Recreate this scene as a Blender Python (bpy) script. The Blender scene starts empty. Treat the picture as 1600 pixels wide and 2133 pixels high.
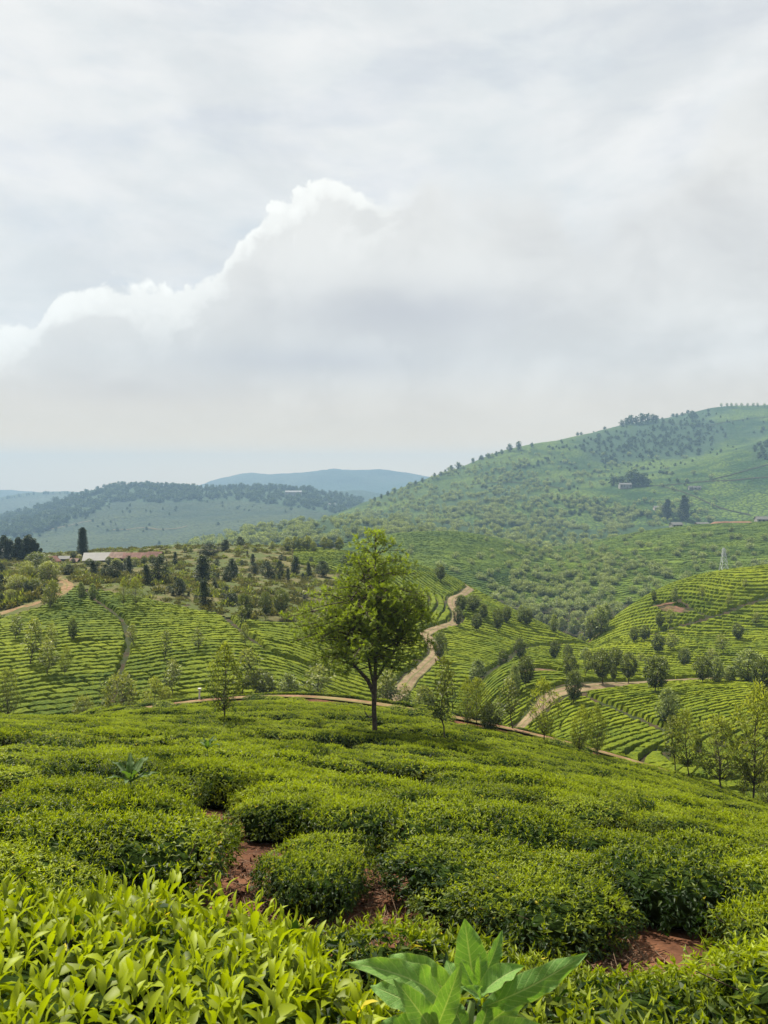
import bpy, math, random
import numpy as np
from mathutils import Vector, Matrix, Quaternion

random.seed(11)
RNG = np.random.default_rng(7)
SC = bpy.context.scene
COL = SC.collection
R = math.radians
HAZE_COL, HAZE_D = (0.36, 0.56, 0.78, 1.0), 2.6e-4

# ------------------------------------------------------------------ camera
# eye of the photographer is the origin; +Y looks out over the valley
HY, FPX = 1000.0, 1600.0            # eye-level line and focal length, in photo pixels
cam_d = bpy.data.cameras.new("camera")
cam_d.sensor_fit = 'HORIZONTAL'
cam_d.sensor_width = 36.0
cam_d.lens = 36.0
cam_d.shift_y = -(1066.5 - HY) / 1600.0
cam_d.clip_start = 0.05
cam_d.clip_end = 40000.0
cam_d.dof.use_dof = True
cam_d.dof.focus_distance = 14.0
cam_d.dof.aperture_fstop = 20.0
cam = bpy.data.objects.new("camera", cam_d)
cam.location = (0, 0, 0)
cam.rotation_euler = (R(90), 0, 0)
COL.objects.link(cam)
SC.camera = cam

# ------------------------------------------------------------------ sun and exposure
SUN_AZ, SUN_EL = R(-38), R(55)      # ahead and to the left, high
sun_d = bpy.data.lights.new("sun", 'SUN')
sun_d.energy = 5.0
sun_d.angle = R(1.5)
sun_d.color = (1.0, 0.93, 0.80)
sun = bpy.data.objects.new("sun", sun_d)
to_sun = Vector((math.sin(SUN_AZ) * math.cos(SUN_EL), math.cos(SUN_AZ) * math.cos(SUN_EL), math.sin(SUN_EL)))
sun.rotation_euler = to_sun.to_track_quat('Z', 'Y').to_euler()
sun.location = (-60, 60, 200)
COL.objects.link(sun)
SC.view_settings.view_transform = 'Standard'
SC.view_settings.look = 'None'
SC.view_settings.exposure = 1.13
SC.view_settings.gamma = 1.0
SC.view_settings.use_curve_mapping = False
SC.cycles.max_bounces = 6
SC.cycles.diffuse_bounces = 3
SC.cycles.transmission_bounces = 3
SC.cycles.volume_bounces = 0
SC.cycles.caustics_reflective = False
SC.cycles.caustics_refractive = False

# ------------------------------------------------------------------ node helper
class NT:
    def __init__(s, tree):
        s.t = tree
        s.n = tree.nodes
    def new(s, kind, **kw):
        nd = s.n.new(kind)
        for k, v in kw.items():
            setattr(nd, k, v)
        return nd
    def put(s, sock, val):
        if isinstance(val, bpy.types.NodeSocket):
            s.t.links.new(val, sock)
        elif val is not None:
            if hasattr(sock.default_value, '__len__') and isinstance(val, (tuple, list)) and len(val) == 3 and len(sock.default_value) == 4:
                val = (*val, 1.0)
            sock.default_value = val
    def math(s, op, a, b=None, c=None, clamp=False):
        nd = s.new('ShaderNodeMath', operation=op, use_clamp=clamp)
        s.put(nd.inputs[0], a)
        if b is not None: s.put(nd.inputs[1], b)
        if c is not None: s.put(nd.inputs[2], c)
        return nd.outputs[0]
    def mix(s, f, a, b, blend='MIX'):
        nd = s.new('ShaderNodeMix', data_type='RGBA', blend_type=blend)
        nd.clamp_factor = True
        s.put(nd.inputs[0], f); s.put(nd.inputs[6], a); s.put(nd.inputs[7], b)
        return nd.outputs[2]
    def noise(s, vec, scale, detail=4.0, rough=0.55, dist=0.0, out=0):
        nd = s.new('ShaderNodeTexNoise')
        if vec is not None: s.put(nd.inputs['Vector'], vec)
        nd.inputs['Scale'].default_value = scale
        nd.inputs['Detail'].default_value = detail
        nd.inputs['Roughness'].default_value = rough
        nd.inputs['Distortion'].default_value = dist
        return nd.outputs[out]
    def ramp(s, f, lo, hi, a=0.0, b=1.0, smooth=True):
        nd = s.new('ShaderNodeMapRange', interpolation_type='SMOOTHSTEP' if smooth else 'LINEAR')
        s.put(nd.inputs[0], f)
        for i, v in ((1, lo), (2, hi), (3, a), (4, b)): s.put(nd.inputs[i], v)
        return nd.outputs[0]
    def scale(s, vec, xyz, loc=(0, 0, 0), rot=(0, 0, 0)):
        nd = s.new('ShaderNodeMapping')
        s.put(nd.inputs[0], vec)
        nd.inputs['Scale'].default_value = xyz
        nd.inputs['Location'].default_value = loc
        nd.inputs['Rotation'].default_value = rot
        return nd.outputs[0]

# ------------------------------------------------------------------ sky: bright broken overcast
world = bpy.data.worlds.new("World")
SC.world = world
world.use_nodes = True
wt = NT(world.node_tree)
wt.n.clear()
w_out = wt.new('ShaderNodeOutputWorld')
w_bg = wt.new('ShaderNodeBackground')
w_bg.inputs[1].default_value = 0.0503
wt.t.links.new(w_bg.outputs[0], w_out.inputs[0])
nish = wt.new('ShaderNodeTexSky', sky_type='NISHITA')
nish.sun_disc = False
nish.sun_elevation = SUN_EL
nish.sun_rotation = SUN_AZ % (2 * math.pi)
nish.altitude = 1800
tc = wt.new('ShaderNodeTexCoord').outputs['Generated']
sep = wt.new('ShaderNodeSeparateXYZ'); wt.put(sep.inputs[0], tc)
az = wt.math('ARCTAN2', sep.outputs[0], sep.outputs[1])
el = wt.math('ARCSINE', sep.outputs[2])
azel = wt.new('ShaderNodeCombineXYZ'); wt.put(azel.inputs[0], az); wt.put(azel.inputs[1], el)
AE = azel.outputs[0]
def px_az(px): return math.atan((px - 800) / FPX)
def px_el(px, py): return math.atan((HY - py) / math.hypot(FPX, px - 800))
# upper edge of the big cumulus bank as elevation over bearing
EDGE = [(-900, 820), (-400, 760), (0, 690), (60, 684), (120, 640), (180, 606), (240, 584), (322, 590), (345, 606), (400, 582), (440, 562),
        (500, 508), (530, 490), (552, 446), (600, 416), (640, 396), (680, 370), (712, 386), (760, 402), (805, 412), (850, 386),
        (930, 342), (1030, 340), (1100, 326), (1160, 350), (1195, 412), (1240, 400), (1300, 352), (1400, 300), (1600, 120), (2200, 60)]
cur = wt.new('ShaderNodeFloatCurve')
cm = cur.mapping
cv = cm.curves[0]
A0, A1, E1 = -1.1, 1.1, 0.7
epts = [((px_az(p[0]) - A0) / (A1 - A0), px_el(*p) / E1) for p in EDGE]
epts = [(0.0, 0.12)] + [e for e in epts if 0.02 < e[0] < 0.98] + [(1.0, 0.5)]
cv.points[0].location = epts[0]; cv.points[1].location = epts[-1]
for e in epts[1:-1]: cv.points.new(*e)
for p in cv.points: p.handle_type = 'AUTO_CLAMPED'
cm.update()
wt.put(cur.inputs['Value'], wt.ramp(az, A0, A1, 0, 1, smooth=False))
def puffs(scale, k):
    wob = wt.new('ShaderNodeVectorMath', operation='ADD')
    nz = wt.new('ShaderNodeTexNoise'); wt.put(nz.inputs['Vector'], AE); nz.inputs['Scale'].default_value = scale * 1.1; nz.inputs['Detail'].default_value = 5
    sc_ = wt.new('ShaderNodeVectorMath', operation='SCALE'); wt.put(sc_.inputs[0], nz.outputs['Color']); sc_.inputs['Scale'].default_value = 1.1 / scale
    wt.put(wob.inputs[0], AE); wt.put(wob.inputs[1], sc_.outputs[0])
    vo = wt.new('ShaderNodeTexVoronoi', feature='SMOOTH_F1'); wt.put(vo.inputs['Vector'], wob.outputs[0]); vo.inputs['Scale'].default_value = scale
    vo.inputs['Smoothness'].default_value = k
    return wt.math('SUBTRACT', 0.45, vo.outputs['Distance'])
billow = puffs(15, 0.35)
billow2 = wt.math('MULTIPLY', puffs(44, 0.12), wt.ramp(wt.noise(AE, 9, 3, 0.5), 0.35, 0.65, 0.1, 1.3))
billow3 = wt.noise(AE, 42, 9, 0.68, 0.5)
edge = wt.math('MULTIPLY', cur.outputs[0], E1)
disp = wt.math('ADD', wt.math('MULTIPLY', billow, 0.034), wt.math('MULTIPLY', billow2, 0.018))
disp = wt.math('ADD', disp, wt.math('MULTIPLY', wt.math('SUBTRACT', billow3, 0.5), 0.036))
depth = wt.math('SUBTRACT', wt.math('ADD', wt.math('ADD', edge, 0.006), disp), el)     # >0 inside the bank
# soft in the east, crisp in the west where the light catches it
soft = wt.math('ADD', wt.ramp(az, px_az(740), px_az(1000), 0.0, 0.085), wt.ramp(wt.noise(AE, 13, 4, 0.6), 0.35, 0.65, 0.003, 0.013))
inside = wt.ramp(depth, 0.0, soft)
# thin high layer above the bank
hi1 = wt.noise(wt.scale(AE, (1.0, 2.2, 1), (0.3, 0.1, 0), (0, 0, 0.25)), 3.2, 8, 0.56, 0.35)
hi2 = wt.noise(wt.scale(AE, (1.0, 2.6, 1), (4.1, 1.7, 0)), 7.5, 8, 0.6, 0.3)
hi = wt.math('ADD', wt.math('MULTIPLY', hi1, 0.65), wt.math('MULTIPLY', hi2, 0.35))
high_col = wt.mix(wt.ramp(hi, 0.36, 0.62), (7.0, 7.35, 7.5), (8.3, 8.35, 8.3))
grey = wt.ramp(wt.noise(wt.scale(AE, (1, 1.9, 1), (5.5, 0.7, 0), (0, 0, 0.3)), 2.6, 9, 0.6, 0.5), 0.46, 0.66)
high_col = wt.mix(wt.math('MULTIPLY', grey, 0.6), high_col, (6.5, 6.75, 6.95))
wisp = wt.ramp(wt.noise(wt.scale(AE, (1, 2.4, 1), (9, 3, 0)), 5.0, 9, 0.6, 0.3), 0.60, 0.78)
high_col = wt.mix(wt.math('MULTIPLY', wisp, 0.5), high_col, (8.7, 8.7, 8.45))
# blue shows faintly through thin places
thin = wt.ramp(wt.noise(wt.scale(AE, (1, 3.2, 1), (2.2, 8.3, 0)), 4.4, 7, 0.55, 0.3), 0.46, 0.66)
high_col = wt.mix(wt.math('MULTIPLY', thin, 0.14), high_col, nish.outputs[0])
# body of the bank: bright rim, grey inside, darker bellies, pale haze towards the horizon
rim_w = wt.ramp(wt.noise(AE, 7.0, 5, 0.6, 0.4), 0.38, 0.62, 0.010, 0.052)
rim = wt.math('SUBTRACT', 1.0, wt.ramp(depth, wt.math('MULTIPLY', rim_w, 0.15), wt.math('MULTIPLY', rim_w, 2.0)))
rim = wt.math('MULTIPLY', rim, wt.ramp(wt.math('ADD', billow2, wt.math('MULTIPLY', billow, 0.6)), -0.25, 0.22, 0.62, 1.0))
rim = wt.math('MULTIPLY', rim, wt.ramp(az, px_az(760), px_az(900), 1.0, 0.16))
body_n = wt.noise(wt.scale(AE, (1, 1.5, 1), (1.2, 5.3, 0)), 5.5, 8, 0.57, 0.35)
body = wt.mix(wt.ramp(body_n, 0.33, 0.68), (6.5, 6.5, 6.4), (7.7, 7.7, 7.5))
east = wt.ramp(az, px_az(900), px_az(1500))
puff = wt.ramp(wt.noise(wt.scale(AE, (1, 1.5, 1), (7.7, 2.2, 0)), 8.0, 8, 0.6, 0.4), 0.54, 0.72)
body = wt.mix(wt.math('MULTIPLY', wt.math('MULTIPLY', puff, east), 0.55), body, (8.3, 8.3, 8.0))
pf = puffs(6.5, 0.3)
body = wt.mix(wt.math('MULTIPLY', wt.ramp(wt.math('ADD', pf, wt.math('MULTIPLY', billow2, 0.35)), -0.12, 0.30), 0.42), body, (8.5, 8.5, 8.25))
glow = wt.math('MULTIPLY', wt.math('POWER', 2.718, wt.math('MULTIPLY', depth, -14.0)), wt.ramp(az, px_az(700), px_az(1100), 0.55, 0.25))
body = wt.mix(glow, body, (8.5, 8.5, 8.25))
def belly(px, py, sx, sy, amt, src):
    d = wt.math('ADD', wt.math('MULTIPLY', wt.math('SUBTRACT', body_n, 0.5), 0.05), el)
    dx = wt.math('DIVIDE', wt.math('SUBTRACT', az, px_az(px)), sx / FPX)
    dy = wt.math('DIVIDE', wt.math('SUBTRACT', d, px_el(px, py)), sy / FPX)
    r2 = wt.math('ADD', wt.math('MULTIPLY', dx, dx), wt.math('MULTIPLY', dy, dy))
    g = wt.math('MULTIPLY', wt.math('POWER', 2.718, wt.math('MULTIPLY', r2, -0.5)), amt)
    return wt.mix(g, src, (5.3, 5.4, 5.75))
body = belly(860, 655, 190, 45, 0.75, body)
body = belly(650, 765, 170, 24, 0.62, body)
body = belly(270, 815, 150, 20, 0.55, body)
body = belly(1500, 470, 260, 60, 0.25, body)
body = wt.mix(rim, body, (9.6, 9.7, 9.35))
cloud = wt.mix(inside, high_col, body)
cloud = wt.mix(wt.math('MULTIPLY', wt.ramp(el, R(0.5), R(9.5), 1.0, 0.0), 0.9), cloud, (9.3, 7.2, 4.7))
cloud = wt.mix(wt.math('MULTIPLY', wt.ramp(el, R(0.2), R(4.5), 1.0, 0.0), 0.8), cloud, (13.5, 9.6, 5.2))
wt.t.links.new(cloud, w_bg.inputs[0])

# ------------------------------------------------------------------ numpy noise, meshes, tags
def _hash(ix, iy, seed):
    h = (ix.astype(np.int64) * 374761393 + iy.astype(np.int64) * 668265263 + seed * 974634777) & 0xFFFFFFFF
    h = ((h ^ (h >> 13)) * 1274126177) & 0xFFFFFFFF
    h = (h ^ (h >> 16)) & 0xFFFFFFFF
    return h.astype(np.float64) / 4294967295.0
def vnoise(x, y, seed=0):
    ix, iy = np.floor(x), np.floor(y)
    fx, fy = x - ix, y - iy
    fx = fx * fx * fx * (fx * (fx * 6 - 15) + 10); fy = fy * fy * fy * (fy * (fy * 6 - 15) + 10)
    a, b = _hash(ix, iy, seed), _hash(ix + 1, iy, seed)
    c, d = _hash(ix, iy + 1, seed), _hash(ix + 1, iy + 1, seed)
    return (a + (b - a) * fx) * (1 - fy) + (c + (d - c) * fx) * fy
def fbm(x, y, seed=0, octs=4):
    s, a, t = 0.0, 0.5, 0.0
    for k in range(octs):
        s = s + a * (vnoise(x * 2 ** k, y * 2 ** k, seed + 17 * k) - 0.5); t += a; a *= 0.5
    return s / t * 2.0             # about -1..1
def sstep(e0, e1, x):
    t = np.clip((x - e0) / (e1 - e0), 0, 1)
    return t * t * (3 - 2 * t)

def mesh_np(name, V, F, mats=None, midx=None, smooth=False, attrs=None):
    """V (n,3); F (m,3) or (m,4) or list of such arrays"""
    Fs = F if isinstance(F, list) else [F]
    Fs = [np.asarray(f, dtype=np.int32) for f in Fs if len(f)]
    me = bpy.data.meshes.new(name)
    V = np.asarray(V, dtype=np.float32)
    me.vertices.add(len(V)); me.vertices.foreach_set('co', V.ravel())
    nl = sum(f.size for f in Fs); nf = sum(len(f) for f in Fs)
    me.loops.add(nl); me.loops.foreach_set('vertex_index', np.concatenate([f.ravel() for f in Fs]))
    tot = np.concatenate([np.full(len(f), f.shape[1], np.int32) for f in Fs])
    st = np.concatenate([[0], np.cumsum(tot)[:-1]]).astype(np.int32)
    me.polygons.add(nf); me.polygons.foreach_set('loop_start', st)
    if midx is not None: me.polygons.foreach_set('material_index', np.asarray(midx, dtype=np.int32))
    me.polygons.foreach_set('use_smooth', np.full(nf, bool(smooth)))
    for m in (mats or []): me.materials.append(m)
    for k, v in (attrs or {}).items():
        dom = 'POINT' if len(v) == len(V) else 'FACE'
        at = me.attributes.new(k, 'FLOAT', dom)
        at.data.foreach_set('value', np.asarray(v, dtype=np.float32))
    me.update(); me.validate()
    return me
def link(name, me, parent=None, loc=None):
    o = bpy.data.objects.new(name, me)
    COL.objects.link(o)
    if parent is not None: o.parent = parent
    if loc is not None: o.location = loc
    return o
def tag(o, label=None, cat=None, group=None, kind=None):
    if label: o['label'] = label
    if cat: o['category'] = cat
    if group: o['group'] = group
    if kind: o['kind'] = kind
    return o
def copy_thing(src, loc, rot=None, scale=None, **kw):
    r = src.copy(); COL.objects.link(r)
    r.location = loc
    if rot is not None: r.rotation_euler = rot
    if scale is not None: r.scale = scale
    for ch in src.children:
        c = ch.copy(); COL.objects.link(c); c.parent = r
        for g in ch.children:
            d = g.copy(); COL.objects.link(d); d.parent = c
    for k in ('label', 'category', 'group'):
        if k in r and kw: del r[k]
    tag(r, **kw)
    return r

# ------------------------------------------------------------------ materials
def mat(name):
    m = bpy.data.materials.new(name); m.use_nodes = True
    t = NT(m.node_tree)
    return m, t, t.n['Principled BSDF']
def attr(t, name, out=2):
    nd = t.new('ShaderNodeAttribute'); nd.attribute_name = name
    return nd.outputs[out]
def objpos(t): return t.new('ShaderNodeTexCoord').outputs['Object']
def wpos(t): return t.new('ShaderNodeNewGeometry').outputs['Position']
def bump(t, bs, h, strength, dist):
    b = t.new('ShaderNodeBump'); b.inputs['Strength'].default_value = strength; b.inputs['Distance'].default_value = dist
    t.put(b.inputs['Height'], h); t.t.links.new(b.outputs[0], bs.inputs['Normal'])
def plain(name, col, rough=0.8, var=0.25, scale=6.0, bmp=0.0, metal=0.0, spec=0.2):
    m, t, b = mat(name)
    n = t.noise(objpos(t), scale, 6, 0.6)
    c2 = tuple(min(1, c * (1 + var)) for c in col); c1 = tuple(c * (1 - var) for c in col)
    t.put(b.inputs['Base Color'], t.mix(t.ramp(n, 0.3, 0.7), c1, c2))
    b.inputs['Roughness'].default_value = rough
    b.inputs['Metallic'].default_value = metal
    b.inputs['Specular IOR Level'].default_value = spec
    if bmp: bump(t, b, n, bmp, 0.05)
    return m
def leaf_mat(name, old, young, rough=0.5, trans=0.35, spec=0.35, tcol=None, objvar=0.25, yellow=None, nvar=0.35):
    """leaf: 'tint' 0 old .. 1 young per face; a share of the light passes through"""
    m, t, b = mat(name)
    tint = attr(t, 'tint')
    rnd = t.new('ShaderNodeObjectInfo').outputs['Random']
    n = t.noise(wpos(t), 0.35, 3, 0.5)
    f = t.math('ADD', tint, t.math('MULTIPLY', t.math('SUBTRACT', rnd, 0.5), objvar))
    f = t.math('ADD', f, t.math('MULTIPLY', t.math('SUBTRACT', n, 0.5), nvar), clamp=True)
    c = t.mix(f, old, young)
    if yellow:
        c = t.mix(t.ramp(tint, 0.985, 0.99), c, yellow)
    t.put(b.inputs['Base Color'], c)
    b.inputs['Roughness'].default_value = rough
    b.inputs['Specular IOR Level'].default_value = spec
    tr = t.new('ShaderNodeBsdfTranslucent')
    t.put(tr.inputs[0], t.mix(1.0, c, tcol or (1.5, 1.5, 0.6), 'MULTIPLY'))
    mx = t.new('ShaderNodeMixShader'); mx.inputs[0].default_value = trans
    t.t.links.new(b.outputs[0], mx.inputs[1]); t.t.links.new(tr.outputs[0], mx.inputs[2])
    t.t.links.new(mx.outputs[0], t.n['Material Output'].inputs[0])
    return m
def soil_mat(name, dark, light, scale=1.2, green=None, gamt=0.0):
    m, t, b = mat(name)
    p = wpos(t)
    n1 = t.noise(p, scale, 8, 0.65); n2 = t.noise(p, scale * 9, 5, 0.6)
    c = t.mix(t.ramp(n1, 0.32, 0.68), dark, light)
    c = t.mix(t.math('MULTIPLY', t.ramp(n2, 0.45, 0.7), 0.45), c, tuple(x * 0.45 for x in dark))
    if green: c = t.mix(t.math('MULTIPLY', t.ramp(t.noise(p, scale * 0.6, 6, 0.65), 0.44, 0.56), gamt), c, green)
    t.put(b.inputs['Base Color'], c); b.inputs['Roughness'].default_value = 0.95
    b.inputs['Specular IOR Level'].default_value = 0.1
    bump(t, b, t.math('ADD', n1, t.math('MULTIPLY', n2, 0.4)), 0.7, 0.12 / max(scale, 0.3))
    return m
def tea_sheet_mat(name, old, young, s1, s2, bd):
    """the plucked tops of tea bushes seen from afar"""
    m, t, b = mat(name)
    p = wpos(t)
    cell = attr(t, 'flush')
    n1 = t.noise(p, s1, 5, 0.6); n2 = t.noise(p, s2, 6, 0.7); n3 = t.noise(p, 0.03, 4, 0.6)
    f = t.math('ADD', t.math('MULTIPLY', cell, 0.16), t.math('MULTIPLY', n1, 0.6))
    f = t.math('ADD', f, t.math('MULTIPLY', t.math('SUBTRACT', n3, 0.5), 1.1))
    f = t.math('ADD', f, t.math('MULTIPLY', t.math('SUBTRACT', n2, 0.5), 1.1))
    t.put(b.inputs['Base Color'], t.mix(t.ramp(f, 0.05, 0.8, smooth=False), old, young))
    b.inputs['Roughness'].default_value = 0.75
    b.inputs['Specular IOR Level'].default_value = 0.06
    bump(t, b, n2, 1.0, bd)
    return m
# ================================================================== terrain
WK = 4.0
class Layer:
    """One landform as a height field z(x, y). It is surveyed as points (bearing column px, sight line py, distance y) and
    interpolated by a thin-plate spline; 'top' is the plant cover standing on the ground."""
    def __init__(s, name, pts, top=0.0, reg=1e-4, rough=None):
        s.name, s.top, s.rough, s.berm = name, top, rough, None
        P = np.array(pts, float)
        s.c = np.c_[P[:, 0] / 400.0, WK * np.log(P[:, 2])]
        v = (P[:, 1] - HY) / FPX
        n = len(P)
        K = s._k(s.c) + reg * n * np.eye(n)
        A = np.zeros((n + 3, n + 3)); A[:n, :n] = K
        A[:n, n] = 1; A[:n, n + 1:] = s.c; A[n:, :n] = A[:n, n:].T
        s.w = np.linalg.solve(A, np.r_[v, 0, 0, 0])
        s.y0, s.y1 = P[:, 2].min(), P[:, 2].max()
        # lookup table for finding where a sight line meets the ground
        s.gpx = np.arange(-500, 2101, 12.0); s.gly = np.linspace(math.log(s.y0 * 0.97), math.log(s.y1 * 1.03), 420)
        GX, GL = np.meshgrid(s.gpx, s.gly, indexing='ij')
        Y = np.exp(GL)
        s.gpy = HY - FPX * s.z((GX - 800) / FPX * Y, Y) / Y
    def _k(s, q):
        d2 = ((q[:, None, :] - s.c[None, :, :]) ** 2).sum(-1)
        return 0.5 * d2 * np.log(d2 + 1e-12)
    def z(s, x, y, ground=True):
        x = np.asarray(x, float); y = np.asarray(y, float)
        sh = np.broadcast(x, y).shape
        xf = np.broadcast_to(x, sh).ravel(); yf = np.broadcast_to(y, sh).ravel()
        q = np.c_[(800 + FPX * xf / yf) / 400.0, WK * np.log(yf)]
        out = np.empty(len(q))
        for i in range(0, len(q), 60000):
            qq = q[i:i + 60000]
            out[i:i + 60000] = s._k(qq) @ s.w[:-3] + s.w[-3] + qq @ s.w[-2:]
        zz = -out * yf
        if s.rough:
            a, l, seed = s.rough
            zz = zz + a * fbm(xf / l, yf / l, seed, 5)
        if ground: zz = zz - s.top
        if s.berm is not None: zz = zz + s.berm(xf, yf)
        return zz.reshape(sh)
    def z1(s, x, y): return float(s.z(np.array([x]), np.array([y]))[0])
    def hit(s, px, py, ymin=0.0, ymax=1e9, on_top=False):
        """nearest ground point on the sight line (px, py); falls back to the closest one along that bearing"""
        i = (px - s.gpx[0]) / 12.0; i0 = int(np.clip(math.floor(i), 0, len(s.gpx) - 2)); f = i - i0
        col = s.gpy[i0] * (1 - f) + s.gpy[i0 + 1] * f
        Y = np.exp(s.gly)
        if on_top: col = col - FPX * s.top / Y
        ok = (Y >= ymin) & (Y <= ymax)
        col, Y = col[ok], Y[ok]
        d = col - py                       # below the sight line > 0
        k = np.where((d[:-1] > 0) & (d[1:] <= 0))[0]
        if len(k):
            k = k[0]; t = d[k] / (d[k] - d[k + 1] + 1e-12); y = Y[k] + (Y[k + 1] - Y[k]) * t
        else:
            y = Y[int(np.argmin(np.abs(d)))]
        x = (px - 800) / FPX * y
        return x, y, s.z1(x, y)
def px_of(x, y): return 800 + FPX * x / y
def py_of(z, y): return HY - FPX * z / y

F = Layer('F', [
    (-500, 3300, .5), (400, 3350, .5), (1000, 3400, .5), (2100, 3500, .5),
    (-300, 2050, 1.3), (400, 2150, 1.3), (800, 2200, 1.3), (1300, 2200, 1.3), (1900, 2220, 1.3),
    (-300, 1770, 3.2), (50, 1795, 3.2), (500, 1880, 3.2), (900, 1945, 3.2), (1400, 1975, 3.2), (800, 1898, 4.2), (1300, 1925, 4.2), (1900, 1950, 3.2),
    (-300, 1640, 8), (0, 1645, 8), (400, 1670, 8), (800, 1690, 8), (1200, 1715, 8), (1600, 1760, 8), (2000, 1810, 8),
    (-300, 1540, 16), (0, 1545, 16), (400, 1555, 16), (800, 1580, 16), (1200, 1628, 16), (1600, 1706, 16), (2000, 1790, 16),
    (-300, 1485, 25), (0, 1494, 25), (300, 1500, 27),
    (400, 1494, 29), (800, 1512, 30), (1150, 1568, 28), (1500, 1660, 25), (1900, 1760, 24),
    (-300, 1475, 30), (0, 1487, 30), (200, 1483, 32), (400, 1457, 38), (600, 1452, 42), (800, 1468, 42), (1000, 1505, 40), (1200, 1553, 38),
    (1400, 1606, 34), (1600, 1676, 31), (1900, 1790, 28),
    (-300, 1600, 45), (0, 1600, 47), (400, 1600, 60), (800, 1600, 60), (1100, 1650, 56), (1400, 1720, 48), (1600, 1760, 44), (1900, 1860, 40)], top=0.66)
V = Layer('V', [
    (-400, 1580, 62), (0, 1525, 60), (300, 1510, 60), (600, 1500, 62),
    (-400, 1420, 75), (0, 1400, 73), (300, 1392, 73), (600, 1400, 73),
    (-400, 1330, 88), (0, 1302, 90), (150, 1292, 90), (350, 1312, 86), (600, 1345, 84),
    (-400, 1290, 102), (0, 1272, 101), (150, 1215, 110), (300, 1243, 103), (480, 1280, 97), (650, 1290, 100),
    (-400, 1240, 120), (0, 1215, 120), (150, 1190, 130), (300, 1196, 135), (450, 1205, 140), (600, 1222, 135),
    (-400, 1196, 165), (0, 1186, 170), (200, 1181, 170), (400, 1152, 190), (500, 1142, 200), (620, 1147, 205),
    (-400, 1178, 280), (0, 1166, 280), (150, 1160, 300), (300, 1153, 300), (400, 1149, 270),
    (-400, 1230, 420), (0, 1215, 420), (300, 1220, 420), (500, 1215, 340),
    (760, 1470, 76), (850, 1432, 92), (750, 1360, 100), (900, 1350, 112), (1000, 1400, 100), (1000, 1330, 125),
    (700, 1292, 118), (900, 1288, 135), (1000, 1270, 145), (1100, 1330, 140),
    (700, 1200, 165), (850, 1215, 165), (950, 1228, 172),
    (700, 1144, 225), (830, 1166, 208), (960, 1207, 192), (1040, 1250, 178), (1130, 1296, 165), (1240, 1345, 150), (1400, 1420, 145),
    (700, 1230, 310), (830, 1290, 290), (960, 1330, 260), (1040, 1380, 245), (1130, 1420, 225), (1240, 1500, 205), (1600, 1650, 200), (2000, 1700, 200),
    (960, 1490, 74), (1200, 1490, 95), (1240, 1405, 120), (1400, 1520, 105), (1120, 1392, 115), (1700, 1600, 105), (2000, 1700, 80)], top=0.7)
N = Layer('N', [
    (800, 1700, 55), (1050, 1590, 53), (1150, 1520, 66), (1300, 1575, 54), (1500, 1580, 52), (1400, 1505, 63), (1500, 1455, 71), (1200, 1452, 75), (1350, 1427, 80), (1560, 1418, 80),
    (1000, 1455, 85), (1000, 1418, 92), (1150, 1376, 101), (1300, 1370, 104), (1530, 1392, 98), (1250, 1400, 91), (1700, 1405, 96), (2100, 1400, 100),
    (950, 1530, 105), (1000, 1490, 112), (1150, 1460, 125), (1300, 1460, 130), (1530, 1460, 125), (1700, 1460, 125), (2100, 1460, 130),
    (1800, 1430, 78), (1800, 1570, 53), (2100, 1580, 52), (880, 1620, 72), (880, 1660, 92),
    (1100, 1760, 44), (1300, 1740, 44), (1500, 1740, 44), (2100, 1760, 44)], top=0.7)
RH = Layer('R', [
    (1100, 1480, 118), (1300, 1415, 116), (1450, 1410, 114), (1600, 1405, 112), (1800, 1390, 112), (2100, 1380, 112),
    (1225, 1352, 136), (1330, 1332, 140), (1450, 1310, 145), (1600, 1290, 150), (1800, 1262, 150), (2100, 1240, 150),
    (1140, 1400, 145), (1200, 1365, 152), (1240, 1322, 160), (1280, 1281, 166), (1330, 1250, 173), (1400, 1222, 182), (1500, 1203, 192), (1600, 1188, 202), (1800, 1162, 212), (2100, 1150, 220),
    (1100, 1500, 190), (1200, 1460, 190), (1280, 1400, 215), (1400, 1345, 245), (1600, 1325, 275), (1800, 1300, 285), (2100, 1290, 290)], top=0.7)
H2 = Layer('H2', [
    (500, 1280, 285), (600, 1255, 285), (830, 1245, 270), (1000, 1295, 250), (1100, 1320, 240), (1250, 1320, 245), (1400, 1290, 265), (1600, 1270, 285), (2000, 1260, 285),
    (830, 1182, 325), (950, 1182, 325), (1050, 1205, 320), (1120, 1240, 310), (1200, 1235, 310), (1400, 1202, 330), (1600, 1182, 340), (2000, 1170, 340),
    (830, 1130, 400), (950, 1128, 400), (1050, 1152, 400), (1120, 1180, 400), (1200, 1162, 400), (1400, 1137, 420), (1600, 1122, 420), (2000, 1110, 420),
    (500, 1200, 420), (650, 1150, 430), (830, 1112, 445), (950, 1107, 450), (1060, 1127, 470), (1150, 1150, 480), (1230, 1136, 500), (1320, 1111, 520), (1450, 1094, 540), (1600, 1083, 560), (2000, 1065, 580),
    (500, 1260, 560), (650, 1220, 580), (830, 1190, 620), (1060, 1190, 640), (1320, 1165, 700), (1600, 1135, 740), (2000, 1120, 740)], top=0.6, rough=(0.8, 30, 3))
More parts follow.
